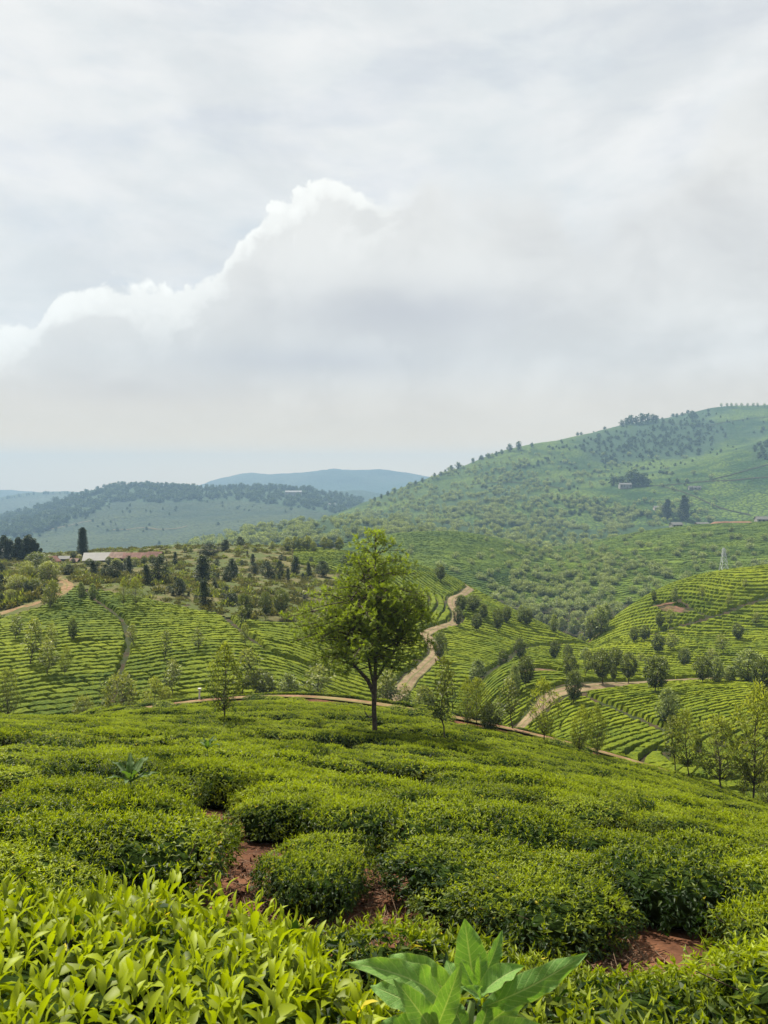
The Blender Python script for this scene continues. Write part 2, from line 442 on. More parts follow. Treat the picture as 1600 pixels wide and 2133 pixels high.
KR = Layer('K', [
    (-200, 1300, 540), (200, 1210, 560), (350, 1160, 540), (450, 1140, 530), (600, 1130, 500), (760, 1125, 490), (1000, 1135, 520), (1100, 1145, 560), (1200, 1132, 600), (1300, 1117, 640), (2000, 1110, 660),
    (-200, 1230, 640), (100, 1190, 640), (350, 1147, 630), (450, 1118, 650), (600, 1094, 690), (760, 1079, 730), (900, 1088, 730), (1060, 1105, 710), (1200, 1104, 720), (1350, 1098, 740), (1600, 1088, 760), (2000, 1080, 780),
    (-200, 1300, 820), (350, 1210, 840), (600, 1170, 930), (760, 1155, 960), (1060, 1165, 920), (1350, 1155, 920), (1600, 1130, 920), (2000, 1130, 920)], rough=(2.5, 70, 5))
BH = Layer('B', [
    (400, 1180, 760), (600, 1140, 770), (760, 1110, 780), (900, 1112, 770), (1060, 1115, 760), (1200, 1112, 770), (1400, 1105, 770), (1600, 1100, 780), (2000, 1090, 780),
    (800, 1072, 950), (960, 1058, 900), (1200, 1058, 880), (1300, 1025, 940), (1400, 990, 1010), (1500, 950, 1060), (1600, 918, 1090), (2000, 860, 1150),
    (960, 1002, 1150), (1200, 985, 1140), (1330, 985, 1130), (1450, 955, 1180), (1560, 925, 1250), (1200, 950, 1250), (1400, 930, 1290),
    (500, 1140, 950), (640, 1098, 1000), (720, 1067, 1060), (800, 1031, 1150), (900, 993, 1250), (960, 971, 1300), (1060, 937, 1400), (1200, 911, 1450), (1300, 883, 1500), (1380, 872, 1530), (1440, 866, 1550), (1500, 847, 1600), (1600, 846, 1600), (2000, 856, 1650),
    (500, 1200, 1300), (800, 1090, 1500), (1060, 1000, 1750), (1300, 940, 1900), (1500, 900, 2000), (2000, 900, 2000)], rough=(5, 120, 9))
CH = Layer('C', [
    (-500, 1220, 1073), (-200, 1190, 1073), (0, 1165, 1073), (200, 1158, 1073), (400, 1150, 1073), (600, 1120, 1073), (740, 1100, 1095), (950, 1100, 1110), (2000, 1110, 1110),
    (0, 1112, 1406), (130, 1092, 1406), (300, 1082, 1406), (500, 1078, 1443), (700, 1068, 1443),
    (-500, 1150, 1628), (-300, 1130, 1702), (0, 1087, 1776), (100, 1057, 1850), (200, 1027, 1924), (280, 1012, 1998), (400, 1017, 1998), (560, 1015, 1998), (640, 1019, 1998), (720, 1035, 1924), (780, 1060, 1850), (950, 1090, 1850), (2000, 1100, 1850),
    (-500, 1190, 2294), (100, 1120, 2442), (400, 1080, 2590), (720, 1090, 2442), (2000, 1140, 2442)], rough=(15, 190, 12))
DH = Layer('D', [
    (-500, 1120, 2359), (0, 1100, 2359), (300, 1110, 2359), (700, 1090, 2359), (1200, 1090, 2359), (2000, 1090, 2359),
    (-500, 1036, 3024), (-100, 1036, 3024), (0, 1040, 3024), (60, 1028, 3024), (120, 1025, 3024), (200, 1028, 3024), (300, 1042, 3024), (500, 1052, 3024), (600, 1040, 2782), (700, 1022, 2782), (760, 1026, 2782), (850, 1042, 2843), (1200, 1050, 3024), (2000, 1030, 3024),
    (-500, 1090, 3750), (0, 1090, 3750), (700, 1080, 3750), (1200, 1080, 3750), (2000, 1080, 3750)], rough=(16, 220, 15))
EH = Layer('E', [
    (-500, 1080, 3416), (0, 1070, 3416), (400, 1060, 3416), (700, 1040, 3538), (1000, 1050, 3416), (2000, 1060, 3416),
    (-500, 1012, 4270), (0, 1018, 4270), (60, 1022, 4270), (200, 1040, 4270), (380, 1030, 4270), (440, 1005, 4270), (480, 993, 4270), (520, 986, 4270), (600, 989, 4270), (700, 973, 4270), (740, 981, 4270), (800, 982, 4270), (870, 993, 4270), (950, 1004, 4270), (1100, 1010, 4270), (1500, 1000, 4270), (2000, 990, 4270),
    (-500, 1050, 5002), (400, 1060, 5002), (800, 1040, 5002), (2000, 1050, 5002)], rough=(26, 260, 21))

def polar(y0, y1, ny, px0, px1, nx):
    px = np.linspace(px0, px1, nx); ly = np.linspace(math.log(y0), math.log(y1), ny)
    PX, LY = np.meshgrid(px, ly)                      # rows: distance, cols: bearing
    Y = np.exp(LY); X = (PX - 800) / FPX * Y
    i = np.arange((ny - 1) * (nx - 1)); r, c = i // (nx - 1), i % (nx - 1)
    a = r * nx + c
    return X, Y, np.c_[a, a + 1, a + nx + 1, a + nx]

# roads and bare places as plan polylines (x, y, half width)
def poly_from(layer, pts, **kw):
    return [layer.hit(px, py, **kw)[:2] for px, py in pts]
def seg_dist(x, y, line):
    d = np.full(np.shape(x), 1e9)
    for (ax, ay), (bx, by) in zip(line[:-1], line[1:]):
        vx, vy = bx - ax, by - ay
        t = np.clip(((x - ax) * vx + (y - ay) * vy) / (vx * vx + vy * vy + 1e-9), 0, 1)
        d = np.minimum(d, np.hypot(x - ax - t * vx, y - ay - t * vy))
    return d
def smooth_line(pts, n=6):
    P = [Vector(p) for p in pts]; P = [P[0] * 2 - P[1]] + P + [P[-1] * 2 - P[-2]]
    out = []
    for i in range(1, len(P) - 2):
        for k in range(n):
            t = k / n
            a, b, c, d = P[i - 1], P[i], P[i + 1], P[i + 2]
            out.append(tuple(0.5 * ((2 * b) + (c - a) * t + (2 * a - 5 * b + 4 * c - d) * t * t + (3 * b - a - 3 * c + d) * t ** 3)))
    out.append(tuple(P[-2]))
    return out
ROADS = {
    'track_ridge': (F, [(300, 1482), (350, 1470), (420, 1464), (500, 1464), (600, 1469), (700, 1478), (800, 1491), (900, 1508), (1000, 1528), (1100, 1550), (1200, 1574), (1300, 1600), (1380, 1622), (1440, 1640)], 0.62, dict(ymin=20)),
    'track_mid': (V, [(800, 1470), (850, 1422), (880, 1393), (908, 1362), (893, 1330), (885, 1322), (915, 1308), (948, 1298), (952, 1280), (942, 1258), (946, 1246), (966, 1238), (980, 1226), (968, 1213)], 1.15, {}),
    'track_low': (N, [(1040, 1560), (1085, 1515), (1120, 1480), (1150, 1450), (1185, 1439), (1240, 1431), (1330, 1424), (1450, 1417), (1560, 1414), (1700, 1412)], 1.0, dict(ymax=100)),
    'track_west': (V, [(-120, 1310), (0, 1281), (50, 1266), (100, 1250), (132, 1234), (140, 1222), (128, 1210), (108, 1200)], 0.95, {}),
    'track_valley': (F, [(930, 1500), (960, 1478), (985, 1470)], 0.6, dict(ymin=20)),
}
del ROADS['track_valley']
LINES = {}
for k, (lay, pts, hw, kw) in ROADS.items():
    LINES[k] = smooth_line(poly_from(lay, pts, **kw))
# the footpath runs on a low bank along the crest
def berm_F(x, y):
    d = seg_dist(x, y, LINES['track_ridge'])
    lx = [p[0] for p in LINES['track_ridge']]; ly = [p[1] for p in LINES['track_ridge']]
    far = y > np.interp(x, lx, ly)
    d = np.where(far, np.maximum(d - 1.5, 0), d)
    return 0.52 * np.exp(-(d / 1.5) ** 2)
F.berm = berm_F
FOOT = {   # narrow plucking paths through the tea
    'a': (V, [(152, 1216), (200, 1252), (250, 1290), (268, 1330), (262, 1370), (240, 1430), (232, 1470)], 0.42),
    'b': (V, [(350, 1250), (420, 1270), (470, 1290), (540, 1350), (620, 1385), (720, 1412)], 0.5),
    'c': (N, [(1205, 1446), (1260, 1470), (1330, 1500), (1400, 1532)], 0.45),
    'd': (RH, [(1410, 1250), (1450, 1275), (1490, 1285), (1550, 1262), (1620, 1240)], 0.5),
    'e': (V, [(1000, 1420), (1040, 1390), (1100, 1350), (1160, 1345), (1240, 1350)], 0.45),
    'f': (RH, [(1490, 1285), (1440, 1300), (1395, 1312), (1340, 1330)], 0.6),
    'g': (V, [(860, 1232), (920, 1240), (948, 1252)], 0.45),
}
for k, (lay, pts, hw) in FOOT.items():
    LINES['f' + k] = smooth_line(poly_from(lay, pts), 3)
BARE = [   # bare earth: layer, centre px/py, half length m, half width m, turn
    ('R', 1405, 1270, 3.0, 1.5, -0.6), ('R', 1380, 1260, 2.6, 0.6, -0.1), ('N', 1131, 1398, 3.0, 0.75, 0.0), ('V', 1182, 1301, 4.5, 1.1, 0.0),
    ('H2', 1240, 1128, 9, 3, 0.2), ('H2', 1330, 1112, 9, 3, 0.2), ('R', 1268, 1340, 1.6, 0.7, 0.0), ('R', 1240, 1328, 2.2, 0.9, 0.3)]
LAY = {'F': F, 'V': V, 'N': N, 'R': RH, 'H2': H2, 'K': KR, 'B': BH, 'C': CH, 'D': DH, 'E': EH}
BAREP = [(k, *LAY[k].hit(px, py)[:2], a, b, r) for k, px, py, a, b, r in BARE]
def bare_mask(key, x, y, grow=0.0):
    m = np.zeros(np.shape(x))
    for k, cx, cy, a, b, r in BAREP:
        if k != key: continue
        dx, dy = x - cx, (y - cy)
        u, v = dx * math.cos(r) + dy * math.sin(r), -dx * math.sin(r) + dy * math.cos(r)
        d = np.hypot(u / (a + grow), v / (b + grow)) + 0.25 * fbm(x / 1.3, y / 1.3, 77, 3)
        m = np.maximum(m, 1 - sstep(0.85, 1.05, d))
    return m

# ------------------------------------------------------------------ ground materials
M_soil = soil_mat('red_soil', (0.055, 0.024, 0.013), (0.145, 0.066, 0.034), 1.3)
M_furrow = soil_mat('furrow_soil', (0.024, 0.019, 0.010), (0.055, 0.040, 0.021), 0.8, green=(0.020, 0.032, 0.008), gamt=0.8)
M_scrub = soil_mat('scrub_ground', (0.055, 0.050, 0.020), (0.13, 0.115, 0.045), 0.3, green=(0.055, 0.072, 0.018), gamt=0.9)
M_track = soil_mat('track_earth', (0.115, 0.082, 0.048), (0.22, 0.165, 0.098), 0.7)
M_slip = soil_mat('slip_earth', (0.060, 0.034, 0.022), (0.165, 0.092, 0.058), 0.9, green=(0.05, 0.075, 0.012), gamt=0.5)
M_redtrack = soil_mat('red_track_earth', (0.13, 0.068, 0.036), (0.23, 0.145, 0.085), 0.9, green=(0.10, 0.13, 0.03), gamt=0.35)
def add_grass(m, amt):     # grass on the crown and verges of a track
    t = NT(m.node_tree); bs = t.n['Principled BSDF']; src = bs.inputs['Base Color'].links[0].from_socket
    n = t.noise(wpos(t), 1.6, 6, 0.7)
    f = t.math('ADD', t.math('MULTIPLY', attr(t, 'mid'), 0.8), attr(t, 'verge'))
    f = t.ramp(t.math('MULTIPLY', f, t.math('ADD', n, 0.25)), 0.30, 0.62, 0.0, amt)
    t.put(bs.inputs['Base Color'], t.mix(f, src, (0.075, 0.095, 0.022)))
add_grass(M_track, 0.75); add_grass(M_redtrack, 0.6)
M_tea_mid = tea_sheet_mat('tea_tops_mid', (0.032, 0.060, 0.004), (0.200, 0.230, 0.007), 0.35, 5.0, 0.16)
M_tea_far = tea_sheet_mat('tea_tops_far', (0.024, 0.052, 0.008), (0.125, 0.172, 0.014), 0.12, 1.3, 0.5)

def far_hill_mat(name, tea, tea2, wood, s_cell, wood_amt, streak):
    m, t, b = mat(name)
    p = wpos(t)
    big = t.noise(p, streak, 6, 0.6); med = t.noise(p, streak * 5, 6, 0.65)
    vor = t.new('ShaderNodeTexVoronoi', feature='DISTANCE_TO_EDGE'); t.put(vor.inputs['Vector'], p); vor.inputs['Scale'].default_value = s_cell
    c = t.mix(t.ramp(t.math('ADD', big, t.math('MULTIPLY', t.math('SUBTRACT', med, 0.5), 0.6)), 0.36, 0.62), tea, tea2)
    c = t.mix(t.math('MULTIPLY', t.ramp(vor.outputs['Distance'], 0.0, 0.16, 1, 0), 0.85), c, tuple(x * 0.35 for x in tea))
    w = attr(t, 'wood')
    c = t.mix(t.ramp(t.math('ADD', w, t.math('MULTIPLY', t.math('SUBTRACT', med, 0.5), 0.5)), 0.40, 0.60, 0, wood_amt), c, wood)
    t.put(b.inputs['Base Color'], c); b.inputs['Roughness'].default_value = 0.85; b.inputs['Specular IOR Level'].default_value = 0.08
    bump(t, b, t.math('ADD', med, t.math('MULTIPLY', vor.outputs['Distance'], 0.8)), 0.8, 1.2 / s_cell * 0.5)
    return m
M_B = far_hill_mat('far_tea_slope', (0.016, 0.046, 0.009), (0.080, 0.122, 0.015), (0.024, 0.048, 0.020), 0.17, 0.95, 0.009)
M_K = far_hill_mat('wooded_ridge_ground', (0.022, 0.048, 0.010), (0.050, 0.085, 0.016), (0.022, 0.045, 0.018), 0.3, 0.9, 0.012)
M_C = far_hill_mat('distant_slope', (0.014, 0.032, 0.013), (0.042, 0.060, 0.019), (0.022, 0.045, 0.018), 0.10, 0.95, 0.003)
M_D = far_hill_mat('hazy_range', (0.030, 0.045, 0.028), (0.055, 0.070, 0.038), (0.025, 0.045, 0.02), 0.06, 0.8, 0.002)

# ------------------------------------------------------------------ ground meshes
def ground(layer, name, m, ny, nx, px0=-420, px1=2020, y0=None, y1=None, wood=None, dip=None):
    X, Y, Fq = polar(y0 or layer.y0, y1 or layer.y1, ny, px0, px1, nx)
    Z = layer.z(X, Y)
    at = {}
    if wood is not None: at['wood'] = wood(X, Y, Z).ravel()
    o = link(name, mesh_np(name, np.c_[X.ravel(), Y.ravel(), Z.ravel()], Fq, [m], smooth=True, attrs=at))
    tag(o, kind='structure')
    return o
def lin(x, pts):
    return np.interp(x, [p[0] for p in pts], [p[1] for p in pts])
# where the tea of the west field ends and the scrub begins, as photo height of the ground over bearing
TEA_EDGE = [(-400, 1290), (0, 1282), (60, 1264), (110, 1248), (140, 1232), (150, 1212), (300, 1239), (400, 1262), (480, 1277), (560, 1290), (640, 1292), (680, 1285), (700, 1240), (720, 1150), (2000, 1000)]
TOP_PATCH = [(620, 1200), (630, 1150)]
def tea_V(px, py):
    a = py > lin(px, TEA_EDGE) + 2.0
    b = (px > 612) & (py < 1186 - (700 - px) * 0.22) & (px < 780)          # the small bright field on the crest
    return a | b

def gf(px, py, cx, cy, sx, sy):
    return np.exp(-0.5 * (((px - cx) / sx) ** 2 + ((py - cy) / sy) ** 2))
def wood_B(X, Y, Z):
    px, py = px_of(X, Y), py_of(Z, Y)
    w = 0.25 + 0.25 * fbm(X / 90, Y / 90, 31, 4)
    for c in ((1310, 915, 70, 34), (1270, 940, 38, 18), (1450, 895, 45, 28), (1440, 915, 30, 26), (1590, 930, 26, 22), (1370, 905, 26, 20)):
        w = w + 0.45 * gf(px, py, *c)
    w = w + 0.35 * gf(px, py, 1020, 1040, 200, 30) - 0.25 * gf(px, py, 1350, 1040, 150, 30)
    return np.clip(w, 0, 1)
def wood_K(X, Y, Z): return np.clip(0.55 + 0.5 * fbm(X / 60, Y / 60, 41, 4), 0, 1)
def wood_C(X, Y, Z):
    px, py = px_of(X, Y), py_of(Z, Y)
    edge = lin(px, [(-400, 1160), (60, 1120), (180, 1075), (240, 1045), (330, 1048), (500, 1045), (640, 1060), (740, 1085), (900, 1120)])
    w = 0.5 + (edge - py) / 26.0
    return np.clip(w + 0.28 * fbm(X / 160, Y / 160, 51, 5), 0, 1)
def wood_D(X, Y, Z): return np.clip(0.5 + 0.6 * fbm(X / 700, Y / 700, 61, 5), 0, 1)

ground(F, 'ground', M_soil, 150, 130, y0=0.5)
gV = ground(V, 'hillside', M_furrow, 260, 260)
ground(N, 'terrace_ground', M_furrow, 120, 130, px0=820)
ground(RH, 'hill_slope', M_furrow, 100, 120, px0=1080)
ground(H2, 'valley_side', M_furrow, 120, 160, px0=480)
ground(KR, 'wooded_ridge', M_K, 160, 260, px0=-220, wood=wood_K)
ground(BH, 'tea_hill', M_B, 420, 420, px0=380, wood=wood_B)
ground(CH, 'distant_hill', M_C, 300, 460, wood=wood_C)
ground(DH, 'far_ridge', M_D, 140, 420, wood=wood_D)
ground(EH, 'mountain_range', M_D, 140, 460, wood=wood_D)
# valley floor, one sheet out to the horizon
X, Y = np.meshgrid(np.linspace(-5390, 5390, 41), np.linspace(-5390, 5390, 41))
i = np.arange(1600); a = (i // 40) * 41 + i % 40
vf = link('valley_floor', mesh_np('valley_floor', np.c_[X.ravel(), Y.ravel(), np.full(1681, -560.0)], np.c_[a, a + 1, a + 42, a + 41], [M_D], attrs={'wood': np.full(1681, 0.3)}))
tag(vf, kind='structure')
# ground behind and beneath the photographer
X, Y = np.meshgrid(np.linspace(-14, 14, 57), np.linspace(-16, 0.62, 34))
zb = F.z(np.clip(X, -3, 3) * 0 + X * 0.02, np.full_like(X, 0.62)) * 0 - 1.55 + 0.0 * X - 0.24 * (Y - 0.5) * (Y < 0.5) - 0.10 * np.abs(X) * 0.25 + 0.05 * fbm(X, Y, 5)
i = np.arange(56 * 33); a = (i // 56) * 57 + i % 56
tag(link('hillside_behind', mesh_np('hillside_behind', np.c_[X.ravel(), Y.ravel(), zb.ravel() - 0.08], np.c_[a, a + 1, a + 58, a + 57], [M_soil], smooth=True)), kind='structure')

# scrub ground is its own skin, a hand above the tea soil
X, Y, Fq = polar(96, 420, 190, -420, 780, 190)
Z = V.z(X, Y); px, py = px_of(X, Y), py_of(Z + V.top, Y)
keep = ~tea_V(px, py)
Z2 = Z + 0.12 + 0.25 * fbm(X / 2.2, Y / 2.2, 8, 3)
tag(link('scrubland', mesh_np('scrubland', np.c_[X.ravel(), Y.ravel(), Z2.ravel()], Fq[keep.ravel()[Fq].all(1)], [M_scrub], smooth=True)), kind='structure')

# ------------------------------------------------------------------ tracks: draped ribbons with uneven edges
def ribbon(name, layer, line, hw, m, lift, seed):
    P = np.array(line); T = np.gradient(P, axis=0); T /= np.linalg.norm(T, axis=1)[:, None] + 1e-9
    Nn = np.c_[-T[:, 1], T[:, 0]]
    n = len(P); cols = np.linspace(-1, 1, 9)
    s = np.cumsum(np.r_[0, np.linalg.norm(np.diff(P, axis=0), axis=1)])
    wl = hw * (1 + 0.12 * fbm(s / 2.5, s * 0 + 3.3, seed, 3)); wr = hw * (1 + 0.12 * fbm(s / 2.5, s * 0 + 9.1, seed, 3))
    V3 = []
    for c in cols:
        w = np.where(c < 0, wl, wr) * c
        x, y = P[:, 0] + Nn[:, 0] * w, P[:, 1] + Nn[:, 1] * w
        z = layer.z(x, y) + lift * (1 - 0.55 * abs(c) ** 3) - 0.03 * math.exp(-((abs(c) - 0.5) / 0.18) ** 2)
        V3.append(np.c_[x, y, z])
    V3 = np.stack(V3, 1).reshape(-1, 3)
    i = np.arange((n - 1) * 8); r, c = i // 8, i % 8; a = r * 9 + c
    o = link(name, mesh_np(name, V3, np.c_[a, a + 1, a + 10, a + 9], [m], smooth=True, attrs={'mid': np.tile(np.maximum(0, 1 - np.abs(cols) / 0.4), n), 'verge': np.tile(np.maximum(0, (np.abs(cols) - 0.6) / 0.4), n)}))
    return tag(o, kind='structure')
ribbon('footpath', F, LINES['track_ridge'], 0.55, M_redtrack, 0.10, 1)
ribbon('dirt_track', V, LINES['track_mid'], 0.92, M_track, 0.14, 2)
ribbon('dirt_track', N, LINES['track_low'], np.interp([p[0] for p in LINES['track_low']], [13, 19], [0.6, 1.25]), M_track, 0.14, 3)
ribbon('dirt_track', V, LINES['track_west'], 1.0, M_redtrack, 0.22, 4)
for pts, hw_ in (([(1330, 1014), (1400, 1010), (1500, 1002), (1620, 994)], 1.6), ([(1375, 1012), (1430, 1028), (1500, 1058), (1565, 1074)], 1.3), ([(1480, 1000), (1540, 985), (1600, 968)], 1.2), ([(980, 1010), (1080, 1006), (1180, 1018)], 1.3), ([(1380, 880), (1460, 888), (1560, 872), (1620, 868)], 1.4)):
    ribbon('hill_path', BH, smooth_line(poly_from(BH, pts), 12), hw_, M_furrow, 0.9, 6)
for pts in ([(236, 1104), (300, 1100), (345, 1103), (390, 1096)], [(60, 1112), (130, 1098), (190, 1085)]):
    ribbon('hill_path', CH, smooth_line(poly_from(CH, pts), 12), 1.8, M_track, 1.2, 7)
for k, cx, cy, ra, rb, rot in BAREP:      # bare earth and slips
    u, v = np.meshgrid(np.linspace(0, 1, 8), np.linspace(0, 2 * math.pi, 29)[:-1], indexing='ij')
    jag = 1 + 0.55 * fbm(np.cos(v) * 2.0 + cx, np.sin(v) * 2.0 + cy, 4, 4)
    px_, py_ = u * jag * np.cos(v) * ra, u * jag * np.sin(v) * rb
    x = cx + px_ * math.cos(rot) - py_ * math.sin(rot); y = cy + px_ * math.sin(rot) + py_ * math.cos(rot)
    z = LAY[k].z(x, y) + 0.07 + 0.08 * fbm(x, y, 3)
    i = np.arange(7 * 28); r, c = i // 28, i % 28; a = r * 28 + c; b2 = r * 28 + (c + 1) % 28
    tag(link('bare_earth', mesh_np('bare_earth', np.c_[x.ravel(), y.ravel(), z.ravel()], np.c_[a, a + 28, b2 + 28, b2], [M_slip], smooth=True)), kind='structure')

# ------------------------------------------------------------------ tea fields seen from afar: every row and bush is relief
def brick(f, v, rs, bs, seed, gap, cross):
    """f across rows, v along them (metres) -> height 0..1 of the bush tops, cell value"""
    row = np.floor(f / rs); t = f / rs - row
    vv = v / bs + _hash(row, row * 0 + 5, seed) * 7.3 + 0.25 * (vnoise(v / 2.0, row * 3.7, seed + 3) - 0.5)
    cell = np.floor(vv); tv = vv - cell
    h = _hash(row, cell, seed + 9)
    e = np.minimum(t, 1 - t) * rs; ev = np.minimum(tv, 1 - tv) * bs
    g = gap * (0.12 + 1.65 * vnoise(v / 5.0, row * 1.7, seed + 21))
    a = sstep(g * 0.42, g * 0.5 + 0.07, e); b = sstep(cross * 0.3, cross * 0.5 + 0.08, ev)
    b = 1 - (1 - b) * (0.10 + 0.85 * (h > 0.88))
    top = np.minimum(a, b)
    dome = 0.94 + 0.06 * np.minimum(1, np.minimum(e, ev * 1.2) / 0.4)
    miss = (h > 0.008)
    return top * dome * (0.94 + 0.06 * _hash(row, cell, seed + 4)) * miss, h
def radial(x, y, cx, cy, ax, ay, rot=0.0, warp=1.5, wl=18.0, seed=0):
    dx, dy = x - cx + warp * fbm(x / wl, y / wl, seed, 3), y - cy + warp * fbm(x / wl + 50, y / wl, seed, 3)
    u, w = dx * math.cos(rot) + dy * math.sin(rot), -dx * math.sin(rot) + dy * math.cos(rot)
    f = np.hypot(u / ax, w / ay)
    return f + 0.12 * fbm(x / 1.6, y / 1.6, seed + 2, 2), np.arctan2(w / ay, u / ax) * (0.6 * np.maximum(f, 4) + 12)
def tea_sheet(key, name, label, m, y0, y1, ny, px0, px1, nx, hmax, fields, mask, roads):
    L = LAY[key]
    X, Y, Fq = polar(y0, y1, ny, px0, px1, nx)
    Zg = L.z(X, Y)
    px, py = px_of(X, Y), py_of(Zg + L.top, Y)
    ok = mask(px, py, X, Y)
    H = np.zeros_like(X); flush = np.zeros_like(X)
    for sel, fn, rs, bs, gap, cross, seed in fields:
        s = sel(px, py, X, Y)
        if not s.any(): continue
        f, v = fn(X[s], Y[s])
        h, c = brick(f, v, rs, bs, seed, gap, cross)
        H[s] = h; flush[s] = c
    H *= 0.93 + 0.12 * fbm(X / 0.55, Y / 0.55, 91, 3) + 0.06 * fbm(X / 9, Y / 9, 93, 3)
    for k, w in roads:
        d = seg_dist(X, Y, LINES[k]) + 0.25 * fbm(X / 1.2, Y / 1.2, 95, 2)
        if callable(w): w = w(X)
        H *= sstep(0, 0.35, d - w)
    H *= 1 - bare_mask(key, X, Y, 0.5)
    H = np.where(ok, H, 0)
    Z = Zg - 0.12 + (hmax + 0.12) * H
    low = (H < 0.02).ravel()
    keep = ~low[Fq].all(1)
    Fk = Fq[keep]
    used = np.zeros(X.size, bool); used[Fk.ravel()] = True
    idx = np.cumsum(used) - 1
    o = link(name, mesh_np(name, np.c_[X.ravel(), Y.ravel(), Z.ravel()][used], idx[Fk], [m], smooth=False, attrs={'flush': flush.ravel()[used]}))
    tag(o, label, 'tea field', kind='stuff')
    return len(Fk)
anyw = lambda px, py, X, Y: np.ones(X.shape, bool)
v2 = lambda px, py, X, Y: (px > 480 + (py - 1275) * 1.35) & (px < 2000)
v1 = lambda px, py, X, Y: ~v2(px, py, X, Y)
def east_of_track(px, py, X, Y):
    line = LINES['track_mid']
    xs = np.interp(Y, [p[1] for p in sorted(line, key=lambda p: p[1])], [p[0] for p in sorted(line, key=lambda p: p[1])])
    return X > xs
nt = 0
nt += tea_sheet('V', 'tea_field', 'terraced tea hillside crossed by a pale dirt track behind the tall tree', M_tea_mid, 59, 228, 800, -170, 1300, 760, 0.62,
    [(v1, lambda x, y: radial(x, y, -40, 132, 1.0, 1.0, 0, 2.5, 26, 1), 1.12, 1.7, 0.30, 0.14, 1),
     (lambda *a: v2(*a) & ~east_of_track(*a), lambda x, y: radial(x, y, -46, 150, 1.0, 1.0, 0, 2.5, 26, 2), 1.25, 1.8, 0.32, 0.14, 2),
     (lambda *a: v2(*a) & east_of_track(*a), lambda x, y: radial(x, y, 6, 182, 1.0, 1.0, 0, 2.0, 24, 3), 1.3, 1.9, 0.34, 0.12, 3)],
    lambda px, py, X, Y: tea_V(px, py), [('track_mid', 1.1), ('track_west', 1.2), ('fa', 0.2), ('fb', 0.36), ('fe', 0.4), ('fg', 0.35)])
xc, yc = N.hit(1440, 1545)[:2]
nt += tea_sheet('N', 'tea_field', 'tea rows nested below the low dirt track and over the bright mound above it', M_tea_mid, 46, 124, 440, 840, 1950, 560, 0.50,
    [(lambda px, py, X, Y: py > 1428, lambda x, y: radial(x, y, xc + 9, yc, 2.6, 1.0, 0.45, 1.4, 18, 4), 0.85, 1.9, 0.24, 0.12, 4),
     (lambda px, py, X, Y: py <= 1428, lambda x, y: radial(x, y, 27, 150, 1.6, 1.0, 0, 1.5, 22, 5), 0.9, 1.8, 0.15, 0.10, 5)],
    anyw, [('track_low', lambda X: np.interp(X, [13, 19], [0.8, 1.9])), ('fc', 0.36)])
nt += tea_sheet('R', 'tea_field', 'bright tea hill with an earth slip rising right of the valley', M_tea_mid, 114, 232, 330, 1110, 1950, 420, 0.60,
    [(anyw, lambda x, y: radial(x, y, 88, 205, 1.25, 1.0, 0.2, 3.0, 26, 6), 1.55, 2.4, 0.46, 0.22, 6)],
    anyw, [('fd', 0.4), ('ff', 0.5)])
nt += tea_sheet('H2', 'tea_field', 'hazy tea slopes beyond the wooded valley dotted with pollarded trees', M_tea_far, 290, 575, 560, 700, 1720, 700, 1.0,
    [(lambda px, py, X, Y: px < 1085, lambda x, y: radial(x, y, 34, 480, 1.0, 1.0, 0, 6, 30, 7), 2.6, 3.0, 0.80, 0.55, 7),
     (lambda px, py, X, Y: px >= 1085, lambda x, y: radial(x, y, 230, 620, 1.6, 1.0, 0, 9, 22, 8), 2.8, 3.2, 0.90, 0.62, 8)],
    anyw, [])
print('TEA quads', nt)
# ================================================================== plant builders
def unit(v): return v / (np.linalg.norm(v, axis=-1, keepdims=True) + 1e-12)
def leaf_frames(D, up):
    D = unit(D); S = unit(np.cross(D, up)); N = np.cross(S, D)
    return D, S, N
def leaves_mid(P, D, up, L, W, droop=0.25, fold=0.28):
    """folded pointed leaves: 5 points, 4 triangles each"""
    D, S, N = leaf_frames(D, up); L = L[:, None]; W = W[:, None]
    m = P + D * L * 0.45 + N * L * 0.06
    v = np.stack([P, m - S * W * 0.5 + N * W * fold, m, m + S * W * 0.5 + N * W * fold, P + D * L - N * L * droop], 1)
    n = len(P); b = (np.arange(n) * 5)[:, None]
    f = np.concatenate([b + [0, 2, 1], b + [0, 3, 2], b + [1, 2, 4], b + [2, 3, 4]], 1).reshape(-1, 3)
    return v.reshape(-1, 3), f, 4
def leaves_fine(P, D, up, L, W, droop=0.25, fold=0.22):
    """leaves with a midrib and a curved blade: 11 points, 16 triangles' worth of faces each"""
    D, S, N = leaf_frames(D, up); L = L[:, None]; W = W[:, None]
    rows = [P]
    for t, w in ((0.22, 0.72), (0.52, 1.0), (0.80, 0.62)):
        c = P + D * L * t + N * L * (0.10 * math.sin(t * 3.1) - droop * t * t)
        rows += [c - S * W * 0.5 * w + N * W * fold * w, c, c + S * W * 0.5 * w + N * W * fold * w]
    rows.append(P + D * L - N * L * droop)
    v = np.stack(rows, 1); n = len(P); b = (np.arange(n) * 11)[:, None]
    tris = [[0, 2, 1], [0, 3, 2]]
    for a in (1, 4):
        tris += [[a, a + 1, a + 4], [a, a + 4, a + 3], [a + 1, a + 2, a + 5], [a + 1, a + 5, a + 4]]
    tris += [[7, 8, 10], [8, 9, 10]]
    f = np.concatenate([b + t for t in tris], 1).reshape(-1, 3)
    return v.reshape(-1, 3), f, 12
